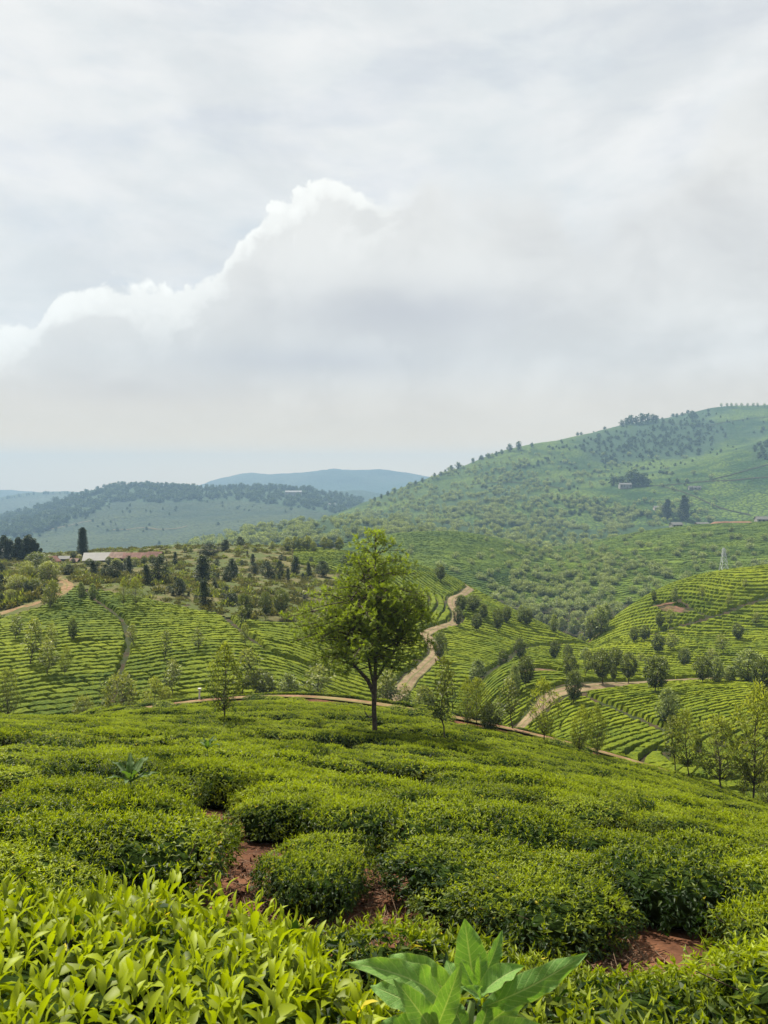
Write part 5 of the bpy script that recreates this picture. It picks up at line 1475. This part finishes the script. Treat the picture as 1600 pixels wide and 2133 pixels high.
for px, b, t, w in ((1278, 1012, 992, 22), (1292, 1010, 994, 20), (1308, 1012, 984, 26), (1322, 1012, 982, 30), (1338, 1012, 988, 26), (1350, 1012, 998, 18)):
    x, y, z = BH.hit(px, b); K_wood.place((x, y, z), (b - t) / FPX * y, 'dark tree in the clump around the white far house', 'dark trees around the white far house', wide=1.2)
pts, rots, scls = [], [], []
def far_wood(lay, wfun, n, px0, px1, py0, py1, h0, h1, thr, ymax=1e9):
    k = 0; tries = 0
    while k < n and tries < n * 30:
        tries += 1
        px = rngs.uniform(px0, px1); py = rngs.uniform(py0, py1); x, y, z = lay.hit(px, py)
        if abs(py_of(z, y) - py) > 2 or wfun(np.array([x]), np.array([y]), np.array([z]))[0] < thr: continue
        h = rngs.uniform(h0, h1); pts.append((x, y, z - .5)); rots.append((0, 0, rngs.uniform(0, 6.28))); scls.append((h / 8 * rngs.uniform(.9, 1.5),) * 2 + (h / 8,)); k += 1
far_wood(BH, lambda X, Y, Z: wood_B(X, Y, Z) + rngs.uniform(-.25, .1), 330, 1200, 1640, 855, 985, 3, 7, 0.55)
far_wood(CH, lambda X, Y, Z: wood_C(X, Y, Z) * 0 + fbm(X / 90, Y / 90, 3, 3) + .4, 170, -100, 780, 1030, 1140, 2.5, 6, 0.5)
far_wood(BH, lambda X, Y, Z: wood_B(X, Y, Z) * 0 + fbm(X / 60, Y / 60, 4, 3) + .35, 260, 900, 1640, 850, 1080, 2.5, 5, 0.5)
far_wood(CH, wood_C, 1300, -100, 780, 1008, 1120, 6, 12, 0.55)
for px in np.arange(-40, 740, 2.2):      # ragged forest skyline of the distant hill
    if rngs.uniform() < .25: continue
    py = np.interp(px, [-40, 0, 100, 200, 280, 400, 560, 640, 720, 745], [1100, 1088, 1059, 1029, 1014, 1019, 1018, 1022, 1038, 1048]); x, y, z = CH.hit(px, py + 1)
    h = rngs.uniform(6, 14); pts.append((x, y, z - .5)); rots.append((0, 0, 0)); scls.append((h / 8 * rngs.uniform(.5, .9),) * 2 + (h / 8,))
for px in np.arange(-40, 330, 5):
    py = np.interp(px, [-40, 0, 60, 120, 200, 300], [1038, 1041, 1030, 1027, 1030, 1043]); x, y, z = DH.hit(px, py + 1); h = rngs.uniform(5, 13) * (rngs.uniform() < .6)
    if h: pts.append((x, y, z - 1)); rots.append((0, 0, 0)); scls.append((h / 8,) * 3)
scatter('far_woodland', [K_wood.src[i] for i in sorted(K_wood.src)], pts, rots, scls, 'dark blue green woodland along the crest and hollows of the far hills', 'woodland')
# ================================================================== houses, tower, posts, broad-leaved plants, litter
def box(x0, x1, y0, y1, z0, z1):
    v = np.array([(x, y, z) for z in (z0, z1) for x, y in ((x0, y0), (x1, y0), (x1, y1), (x0, y1))], float)
    return v, np.array([(0, 3, 2, 1), (4, 5, 6, 7), (0, 1, 5, 4), (1, 2, 6, 5), (2, 3, 7, 6), (3, 0, 4, 7)])
def boxmesh(name, bx_, m):
    J = Join()
    for b in bx_: J.add(*box(*b))
    v, F_, mi, a = J.arrays(); return mesh_np(name, v, F_, [m])
M_white = plain('limewashed_wall', (0.21, 0.205, 0.19), 0.85, 0.12, 1.5, 0.2)
M_cream = plain('cream_wall', (0.28, 0.25, 0.21), 0.85, 0.15, 1.5, 0.2)
M_tile = plain('red_tile_roof', (0.13, 0.062, 0.045), 0.8, 0.35, 1.2, 0.5)
M_oldtile = plain('weathered_tile_roof', (0.17, 0.115, 0.09), 0.85, 0.35, 1.0, 0.5)
M_sheet = plain('pale_sheet_roof', (0.105, 0.105, 0.10), 0.6, 0.15, 0.8, 0.2)
M_pane = plain('dark_window', (0.03, 0.03, 0.035), 0.3, 0.2, 3)
M_door = plain('wooden_door', (0.10, 0.06, 0.04), 0.7, 0.3, 5)
M_steel = plain('galvanised_steel', (0.45, 0.46, 0.46), 0.5, 0.12, 4, 0, 0.3)
M_post = plain('white_paint_post', (0.42, 0.41, 0.39), 0.7, 0.12, 6)
def house(loc, w, d, h, rh, rot, wall, roof, label, nwin=3, axis='x', cat='house', door=True):
    """gabled house: w along the ridge, d deep; windows and door on the side towards -y"""
    o = bpy.data.objects.new('house', None); COL.objects.link(o)
    J = Join(); J.add(*box(-w / 2, w / 2, -d / 2, d / 2, -1.5, h))
    for s in (-1, 1):
        x = s * (w / 2 - 0.002)
        J.add(np.array([(x, -d / 2, h), (x, d / 2, h), (x, 0, h + rh * 0.96)]), np.array([(0, 1, 2)]))
    v, F_, m_, a_ = J.arrays(); link('wall', mesh_np('wall', v, F_, [wall]), o)
    ov, t = 0.45, 0.14; e = rh / (d / 2) * ov
    J = Join()
    for s in (-1, 1):
        A = [(-w / 2 - ov, s * (d / 2 + ov), h - e), (w / 2 + ov, s * (d / 2 + ov), h - e), (w / 2 + ov, 0, h + rh), (-w / 2 - ov, 0, h + rh)]
        v = np.array(A + [(x, y, z + t) for x, y, z in A])
        J.add(v, np.array([(0, 1, 2, 3), (4, 7, 6, 5), (0, 4, 5, 1), (1, 5, 6, 2), (3, 2, 6, 7), (0, 3, 7, 4)]))
    v, F_, m_, a_ = J.arrays(); link('roof', mesh_np('roof', v, F_, [roof]), o)
    n = nwin + (1 if door else 0)
    for k in range(n):
        x = -w / 2 + w * (k + 0.5) / n
        if door and k == n // 2:
            link('door', boxmesh('door', [(x - .45, x + .45, -d / 2 - .03, -d / 2 + .05, 0, min(2.0, h - .2))], M_door), o)
        else:
            wn = link('window', boxmesh('window', [(x - .55, x + .55, -d / 2 - .06, -d / 2 + .04, h * .36, h * .38), (x - .55, x + .55, -d / 2 - .06, -d / 2 + .04, h * .80, h * .82), (x - .55, x - .49, -d / 2 - .06, -d / 2 + .04, h * .38, h * .80), (x + .49, x + .55, -d / 2 - .06, -d / 2 + .04, h * .38, h * .80)], wall), o)
            link('pane', boxmesh('pane', [(x - .49, x + .49, -d / 2 - .02, -d / 2 + .03, h * .38, h * .80)], M_pane), wn)
    o.location = loc; o.rotation_euler = (0, 0, R(rot))
    return tag(o, label, cat)
def house_at(layer, px, base, wpx, hpx, rpx, rot, wall, roof, label, dpx=None, **kw):
    kw2 = {k: kw.pop(k) for k in ('ymin', 'ymax') if k in kw}
    x, y, z = layer.hit(px, base, **kw2); s = y / FPX
    house((x, y, z), wpx * s, (dpx or wpx * .5) * s, hpx * s, rpx * s, rot, wall, roof, label, **kw)
VY = dict(ymin=185, ymax=300)
house_at(V, 103, 1177, 28, 9, 8, 62, M_white, M_tile, 'lone white gabled house with red roof left of the columnar pine', 22, nwin=1, **VY)
house_at(V, 134, 1170, 16, 8, 3, 10, M_white, M_sheet, 'small white shed between the lone red roofed house and the pine', nwin=1, **VY)
house_at(V, 156, 1172, 14, 5, 3, -15, M_cream, M_oldtile, 'tiny brown roofed shed at the foot of the columnar pine', nwin=1, **VY)
house_at(V, 205, 1170, 50, 6, 12, 12, M_cream, M_sheet, 'long building with broad pale grey roof right of the columnar pine', 40, nwin=4, **VY)
house_at(V, 247, 1168, 26, 9, 8, -8, M_white, M_oldtile, 'house with weathered brown roof and white wall next to the grey roof', 22, nwin=2, **VY)
house_at(V, 283, 1166, 42, 6, 8, 6, M_white, M_tile, 'long red tiled house with white end in the middle of the village', 24, nwin=4, **VY)
house_at(V, 323, 1164, 24, 6, 8, -6, M_cream, M_tile, 'low red tiled house at the right end of the village', 18, nwin=2, **VY)
house_at(V, 8, 1152, 34, 14, 9, 14, M_cream, M_sheet, 'pale roofed building half hidden among the dark conifers', 24, nwin=2, **VY)
house_at(BH, 1302, 1017, 24, 8, 3, 0, M_white, M_sheet, 'white house with dark openings among trees on the big tea hill', 14, nwin=3)
for i, px in enumerate((1438, 1447, 1456)):
    house_at(BH, px, 1020, 7, 5, 2.5, 0, M_white, M_sheet, ('left', 'middle', 'right')[i] + ' one of three little white huts in a row on the big tea hill', 6, nwin=1, door=False)
house_at(H2, 1408, 1092, 22, 7, 4, 8, M_white, M_sheet, 'white walled house under the two big blue green trees', 16, nwin=2)
house_at(BH, 1372, 1062, 20, 5, 3, 0, M_cream, M_sheet, 'small grey shed left of the two big blue green trees', 12, nwin=2)
house_at(H2, 1592, 1088, 34, 7, 5, -5, M_white, M_sheet, 'white building by the red bank at the right edge of the view', 18, nwin=3)
house_at(H2, 1462, 1092, 24, 4, 2, 4, M_cream, M_sheet, 'low grey shed at the left end of the red bank', 12, nwin=2)
house_at(CH, 612, 1032, 34, 7, 3, 0, M_white, M_sheet, 'large white building on the crest of the distant wooded hill', 18, nwin=5)
house_at(CH, 692, 1053, 14, 3, 2, 0, M_white, M_sheet, 'small pale building low on the right end of the distant hill', 8, nwin=2)
# red cut bank beyond the tea shoulder
x0, y0, z0 = H2.hit(1478, 1094); x1, y1, z1 = H2.hit(1578, 1090)
n = 40; t = np.linspace(0, 1, n); xs, ys, zs = x0 + (x1 - x0) * t, y0 + (y1 - y0) * t, H2.z(x0 + (x1 - x0) * t, y0 + (y1 - y0) * t)
hb_ = 1.8 * np.minimum(1, np.minimum(t, 1 - t) * 7) * (1 + .25 * fbm(t * 9, t, 3))
rowsb = [np.c_[xs, ys - 1.5, zs - .3], np.c_[xs, ys + .3, zs + hb_ * .55], np.c_[xs, ys + 1.0, zs + hb_], np.c_[xs, ys + 4, zs + hb_ * .9], np.c_[xs, ys + 6, zs - .5]]
i = np.arange(4 * (n - 1)); r, c = i // (n - 1), i % (n - 1); a = r * n + c
tag(link('earth_bank', mesh_np('earth_bank', np.concatenate(rowsb), np.c_[a, a + 1, a + n + 1, a + n], [soil_mat('bank_earth', (0.14, 0.07, 0.045), (0.22, 0.13, 0.085), 0.3)], smooth=True)), kind='structure')

# ---- lattice power tower
x, y, z = H2.hit(1508, 1204, ymin=260); s = y / FPX; Hh = (1204 - 1140) * s; Wb = 17 * s
pt = bpy.data.objects.new('power_tower', None); COL.objects.link(pt); pt.location = (x, y, z - .2)
tag(pt, 'pale lattice power tower standing behind the right tea hill', 'power tower')
def hw(q): return Wb / 2 * (1 - q) ** 1.0 * .9 + .28
lv = [0, .28, .5, .68, .82, .92, 1.0]
for sx in (-1, 1):
    for sy in (-1, 1):
        link('leg', mesh_np('leg', *tube([(sx * hw(q), sy * hw(q), q * Hh) for q in lv], [.10] * 7, 4), [M_steel]), pt)
for k in range(6):
    J = Join()
    for ax in range(4):
        c0 = [(-1, -1), (1, -1), (1, 1), (-1, 1)][ax]; c1 = [(1, -1), (1, 1), (-1, 1), (-1, -1)][ax]
        a0, a1 = hw(lv[k]), hw(lv[k + 1])
        J.add(*tube([(c0[0] * a0, c0[1] * a0, lv[k] * Hh), (c1[0] * a1, c1[1] * a1, lv[k + 1] * Hh)], [.055, .055], 3))
        J.add(*tube([(c1[0] * a0, c1[1] * a0, lv[k] * Hh), (c0[0] * a1, c0[1] * a1, lv[k + 1] * Hh)], [.055, .055], 3))
    v, F_, m_, a_ = J.arrays(); link('brace', mesh_np('brace', v, F_, [M_steel]), pt)
for q in (.80, .92):
    L_ = 3.0 * s / .18 * .35
    link('cross_arm', mesh_np('cross_arm', *tube([(-L_, 0, q * Hh), (0, 0, q * Hh + .35), (L_, 0, q * Hh)], [.08, .16, .08], 4), [M_steel]), pt)
# ---- white posts
def post(layer, px, base, top, lean, label, **kw):
    x, y, z = layer.hit(px, base, **kw); h = (base - top) / FPX * y
    J = Join(); J.add(*tube([(0, 0, -.3), (lean * .5, 0, h * .5), (lean, 0, h)], [.055, .05, .04], 6)); v, F_, m_, a_ = J.arrays()
    o = bpy.data.objects.new('post', None); COL.objects.link(o); o.location = (x, y, z); tag(o, label, 'post')
    link('pole', mesh_np('pole', v, F_, [M_post], smooth=True), o)
    link('cap', boxmesh('cap', [(lean - .075, lean + .075, -.075, .075, h, h + .06)], M_post), o)
post(N, 1489, 1418, 1391, -.25, 'thin white leaning post beside the low dirt track')
post(F, 415, 1466, 1441, .02, 'short white post at the left start of the red footpath', ymin=24)

# ---- broad-leaved weed in the foreground
def broad_mat(name='broad_soft_leaf', k=1.0):
    m, t, b = mat(name)
    u, v = attr(t, 'u'), attr(t, 'v')
    av = t.math('ABSOLUTE', v)
    side = t.math('FRACT', t.math('MULTIPLY', t.math('SUBTRACT', u, t.math('MULTIPLY', av, 0.16)), 11.0))
    sv = t.math('SUBTRACT', 1.0, t.ramp(t.math('ABSOLUTE', t.math('SUBTRACT', side, 0.5)), 0.0, 0.085))
    mid = t.math('SUBTRACT', 1.0, t.ramp(av, 0.02, 0.075))
    net = t.new('ShaderNodeTexVoronoi', feature='DISTANCE_TO_EDGE'); t.put(net.inputs['Vector'], objpos(t)); net.inputs['Scale'].default_value = 150
    fine = t.math('SUBTRACT', 1.0, t.ramp(net.outputs['Distance'], 0.0, 0.09))
    n = t.noise(objpos(t), 22, 5, 0.6)
    rnd = t.new('ShaderNodeObjectInfo').outputs['Random']
    c = t.mix(t.math('ADD', t.math('MULTIPLY', n, 0.7), t.math('MULTIPLY', rnd, 0.35)), (0.075, 0.185, 0.034), (0.175, 0.315, 0.050))
    c = t.mix(t.math('MULTIPLY', fine, 0.35), c, (0.05, 0.12, 0.025))
    c = t.mix(t.math('MULTIPLY', sv, 0.6), c, (0.30, 0.42, 0.12))
    c = t.mix(t.math('MULTIPLY', mid, 0.8), c, (0.30, 0.40, 0.13))
    c = t.mix(t.math('MULTIPLY', t.ramp(av, 0.90, 0.99), 0.55), c, (0.26, 0.36, 0.10))
    c = t.mix(1.0, c, (k, k, k), 'MULTIPLY')
    t.put(b.inputs['Base Color'], c); b.inputs['Roughness'].default_value = 0.62; b.inputs['Specular IOR Level'].default_value = 0.25
    b.inputs['Sheen Weight'].default_value = 0.15
    bump(t, b, t.math('SUBTRACT', t.math('MULTIPLY', n, 0.3), t.math('ADD', t.math('MULTIPLY', sv, 0.5), t.math('ADD', t.math('MULTIPLY', fine, 0.25), mid))), 0.5, 0.0025)
    tr = t.new('ShaderNodeBsdfTranslucent'); t.put(tr.inputs[0], t.mix(1.0, c, (1.5, 1.5, 0.5), 'MULTIPLY'))
    mx = t.new('ShaderNodeMixShader'); mx.inputs[0].default_value = 0.36
    t.t.links.new(b.outputs[0], mx.inputs[1]); t.t.links.new(tr.outputs[0], mx.inputs[2]); t.t.links.new(mx.outputs[0], t.n['Material Output'].inputs[0])
    return m
M_broad = broad_mat(); M_broad_dark = broad_mat('dark_broad_leaf', 0.45)
M_bstem = plain('weed_stem', (0.14, 0.20, 0.06), 0.7, 0.2, 20)
def broad_leaf(base, tip, width, up, arch=0.15, fold=0.35, wave=0.05, seed=0, roll=0.0, m=None):
    """one leaf blade from base to tip: up is the side its face looks to"""
    rng = np.random.default_rng(seed)
    base, tip = np.array(base, float), np.array(tip, float)
    L = np.linalg.norm(tip - base); D = unit(tip - base); S = unit(np.cross(D, np.array(up, float))); Nn = np.cross(S, D)
    nu, nv = 22, 13
    u = np.linspace(0, 1, nu); v = np.linspace(-1, 1, nv); U, W_ = np.meshgrid(u, v, indexing='ij')
    prof = np.sin(np.pi * u ** 0.92) ** 0.85 * (1 - 0.12 * u) + 0.05 * (1 - u); prof = prof / prof.max()
    prof = np.maximum(prof, 0.10 * (u < .15)); prof[-1] = 0.015
    wv = 1.9 * wave * (np.sin(U * 17 + seed) * .6 + np.sin(U * 29 + 2 * seed) * .4) * np.abs(W_) ** 2.2 * (W_ * .35 + 1)
    half = width / 2 * prof[:, None]
    zoff = arch * L * np.sin(np.pi * U ** .9) + half * fold * np.abs(W_) ** 1.3 + wv * L * 0.45 - 0.010 * np.abs(np.sin((U - np.abs(W_) * .16) * 11 * np.pi)) * width * .35 * (1 - np.abs(W_) * .6) + half * roll * W_ - 0.10 * L * np.clip(U - .8, 0, 1) * 3 * .3
    P = base + D * (U * L)[..., None] + S * (half * W_ * (1 + 0.03 * np.sin(U * 23 + seed)))[..., None] + Nn * zoff[..., None]
    i = np.arange((nu - 1) * (nv - 1)); r, c = i // (nv - 1), i % (nv - 1); a = r * nv + c
    return mesh_np('leaf', P.reshape(-1, 3), np.c_[a, a + 1, a + nv + 1, a + nv], [m or M_broad], smooth=True, attrs={'u': U.ravel(), 'v': W_.ravel()})
PLY = 1.22
def at(px, py, y): return np.array([(px - 800) / FPX * y, y, (HY - py) / FPX * y])
root = at(968, 2230, PLY)
wp = bpy.data.objects.new('broadleaf_weed', None); COL.objects.link(wp)
tag(wp, 'broad soft leaved weed standing above the tea at the bottom of the view', 'plant')
crown_ = at(985, 2085, PLY + .01)
def addl(b, t, wpx, up, yb, yt, **kw):
    y = (yb + yt) / 2; link('leaf', broad_leaf(at(*b, yb), at(*t, yt), 0.76 * wpx / FPX * y, up, **kw), wp)
addl((925, 2100), (726, 2003), 82, (-.25, -.55, .8), PLY, PLY - .05, arch=.20, seed=1, fold=.30, wave=.05)
addl((955, 2075), (808, 1990), 92, (-.3, -.75, .6), PLY + .03, PLY + .07, arch=.16, seed=2, fold=.25, wave=.045)
addl((992, 2075), (968, 1914), 92, (.12, -1, .25), PLY + .03, PLY + .06, arch=-.05, seed=3, fold=.35, wave=.04)
addl((1005, 2098), (1224, 1986), 70, (.10, -.9, .5), PLY, PLY - .02, arch=.13, seed=4, fold=-.25, wave=.05)
addl((1000, 2075), (1092, 2012), 60, (-.3, -.5, .9), PLY - .01, PLY, arch=.12, seed=5, fold=.6)
addl((905, 2150), (960, 2008), 66, (-.1, -1, .25), PLY - .06, PLY - .09, arch=.08, seed=6, fold=.22, wave=.03)
addl((905, 2160), (822, 2040), 74, (.35, -.9, .5), PLY - .06, PLY - .08, arch=.10, seed=7, fold=.2, wave=.04)
addl((880, 2105), (770, 2052), 62, (-.1, -.6, .8), PLY + .02, PLY + .05, arch=.08, seed=8, fold=.2, wave=.06)
addl((900, 2150), (782, 2140), 84, (-.2, -.8, .6), PLY - .05, PLY - .09, arch=.12, seed=9, fold=.15, wave=.05)
addl((1010, 2160), (1140, 2140), 86, (.2, -.8, .55), PLY - .06, PLY - .10, arch=.16, seed=10, fold=.2, wave=.04)
addl((1005, 2040), (1046, 1938), 40, (.3, -.9, .3), PLY + .08, PLY + .12, arch=.05, seed=11)
addl((1000, 2140), (1108, 2056), 60, (.5, -.8, .4), PLY + .02, PLY + .04, arch=.06, seed=12, fold=.2)
addl((995, 2085), (960, 2056), 34, (-.2, -.6, .9), PLY - .03, PLY - .05, arch=.25, seed=13, wave=.09, fold=.5)
addl((1000, 2075), (998, 1984), 24, (-.5, -.9, .2), PLY + .01, PLY + .01, arch=-.04, seed=14, fold=.9)
addl((998, 2072), (958, 1992), 22, (.5, -.9, .2), PLY + .005, PLY + .0, arch=-.03, seed=15, fold=.9)
addl((960, 2070), (930, 2000), 56, (-.1, -1, .3), PLY + .08, PLY + .12, arch=.05, seed=16)
addl((900, 2110), (872, 2016), 50, (-.5, -.8, .3), PLY + .05, PLY + .07, arch=.06, seed=17)
addl((970, 2150), (935, 2075), 60, (-.1, -1, .2), PLY - .01, PLY + .01, arch=.05, seed=18)
addl((990, 2170), (1020, 2085), 56, (.2, -1, .2), PLY - .02, PLY + .0, arch=.05, seed=19)
J = Join()
gz = F.z1(root[0], root[1])
J.add(*tube([(root[0], root[1], gz - .05), root, at(975, 2140, PLY), crown_], [.010, .009, .008, .005], 7))
J.add(*tube([at(960, 2200, PLY), at(930, 2150, PLY - .03), at(905, 2120, PLY)], [.007, .006, .004], 6))
v, F_, m_, a_ = J.arrays(); link('stem', mesh_np('stem', v, F_, [M_bstem], smooth=True), wp)
# a second, smaller one in the hedge left of the middle
def weed(px, py, L_, n, label, ymin, seed, lift=.25):
    rng = np.random.default_rng(seed)
    x, y, z = F.hit(px, py, on_top=True, ymin=ymin, ymax=25); z += F.top
    o = bpy.data.objects.new('broadleaf_weed', None); COL.objects.link(o); o.location = (x, y, z); tag(o, label, 'plant')
    for k in range(n):
        a = k * 2.4 + rng.uniform(0, .5); e = rng.uniform(.15, 1.0); l = L_ * rng.uniform(.75, 1.15)
        t_ = np.array([math.cos(a) * math.cos(e), math.sin(a) * math.cos(e) * .8, math.sin(e)]) * l
        link('leaf', broad_leaf((0, 0, lift * .5), t_ + [0, 0, lift * .5], l * .24, (-math.cos(a) * .6, -math.sin(a) * .6, 1), arch=.10, seed=seed + k, fold=.4, m=M_broad_dark), o)
    J = Join(); J.add(*tube([(0, 0, -.8), (0.02, 0, -.2), (0, 0, lift * .5)], [.012, .01, .006], 6)); v, F_, m_, a_ = J.arrays(); link('stem', mesh_np('stem', v, F_, [M_bstem]), o)
weed(272, 1655, .32, 11, 'long leaved weed sticking out of the tea hedge left of the open soil', 5, 31)
weed(432, 1576, .28, 8, 'small weed showing above the hedge in the distance of the near slope', 9, 47)

# ---- prunings and clods on the open soil
rl = np.random.default_rng(77); J = Join(); Jc = Join()
for cx, cy, rx, ry in OPENP:
    dens = 420 if cy < 8 else 60
    for k in range(dens):
        x = cx + rl.normal(0, rx * .9); y = cy + rl.normal(0, ry * .8); z = F.z1(x, y) + .012; a = rl.uniform(0, 3.14); l = rl.uniform(.05, .34) * (1 if rl.uniform() < .4 else .45)
        d = np.array([math.cos(a), math.sin(a), rl.normal(0, .12)]) * l; b = np.array([x, y, z])
        J.add(*tube([b, b + d * .5 + rl.normal(0, l * .09, 3) * [1, 1, .3] + [0, 0, .01], b + d], [.004, .0035, .002], 3), 0)
    for k in range(dens // 2):
        x = cx + rl.normal(0, rx * .9); y = cy + rl.normal(0, ry * .8); r_ = rl.uniform(.008, .04) ** 1.0
        v = rand_dir(8, rl) * r_ * rl.uniform(.7, 1.2, (8, 1)); v = np.array([(sx, sy, sz) for sz in (-1, 1) for sx, sy in ((-1, -1), (1, -1), (1, 1), (-1, 1))]) * r_ * .5 + rl.normal(0, r_ * .42, (8, 3))
        Jc.add(v + [x, y, F.z1(x, y) + r_ * .3], box(0, 1, 0, 1, 0, 1)[1])
M_litter = plain('dry_prunings', (0.12, 0.078, 0.048), 0.9, 0.6, 30)
v, F_, m_, a_ = J.arrays(); tag(link('prunings', mesh_np('prunings', v, F_, [M_litter])), 'dry prunings lying on the open red soil between tea bushes', 'litter', kind='stuff')
v, F_, m_, a_ = Jc.arrays(); tag(link('clods', mesh_np('clods', v, F_, [M_soil])), 'small clods of red earth on the open soil between tea bushes', 'soil', kind='stuff')
# ================================================================== haze: one closed box of even air
hz = bpy.data.materials.new('haze_air'); hz.use_nodes = True
ht = NT(hz.node_tree); ht.n.clear()
ho = ht.new('ShaderNodeOutputMaterial'); pv = ht.new('ShaderNodeVolumePrincipled')
pv.inputs['Color'].default_value = HAZE_COL
pv.inputs['Density'].default_value = HAZE_D
pv.inputs['Anisotropy'].default_value = 0.0
ht.t.links.new(pv.outputs[0], ho.inputs['Volume'])
hb = 5400.0; ztop = 178.0; zbot = -562.0
Vh = [(x, y, z) for z in (zbot, ztop) for x, y in ((-hb, -hb), (hb, -hb), (hb, hb), (-hb, hb))]
Fh = [(0, 3, 2, 1), (4, 5, 6, 7), (0, 1, 5, 4), (1, 2, 6, 5), (2, 3, 7, 6), (3, 0, 4, 7)]
hme = bpy.data.meshes.new('haze'); hme.from_pydata(Vh, [], Fh); hme.materials.append(hz)
tag(link('haze', hme), kind='stuff')
SC.cycles.volume_step_rate = 1.0
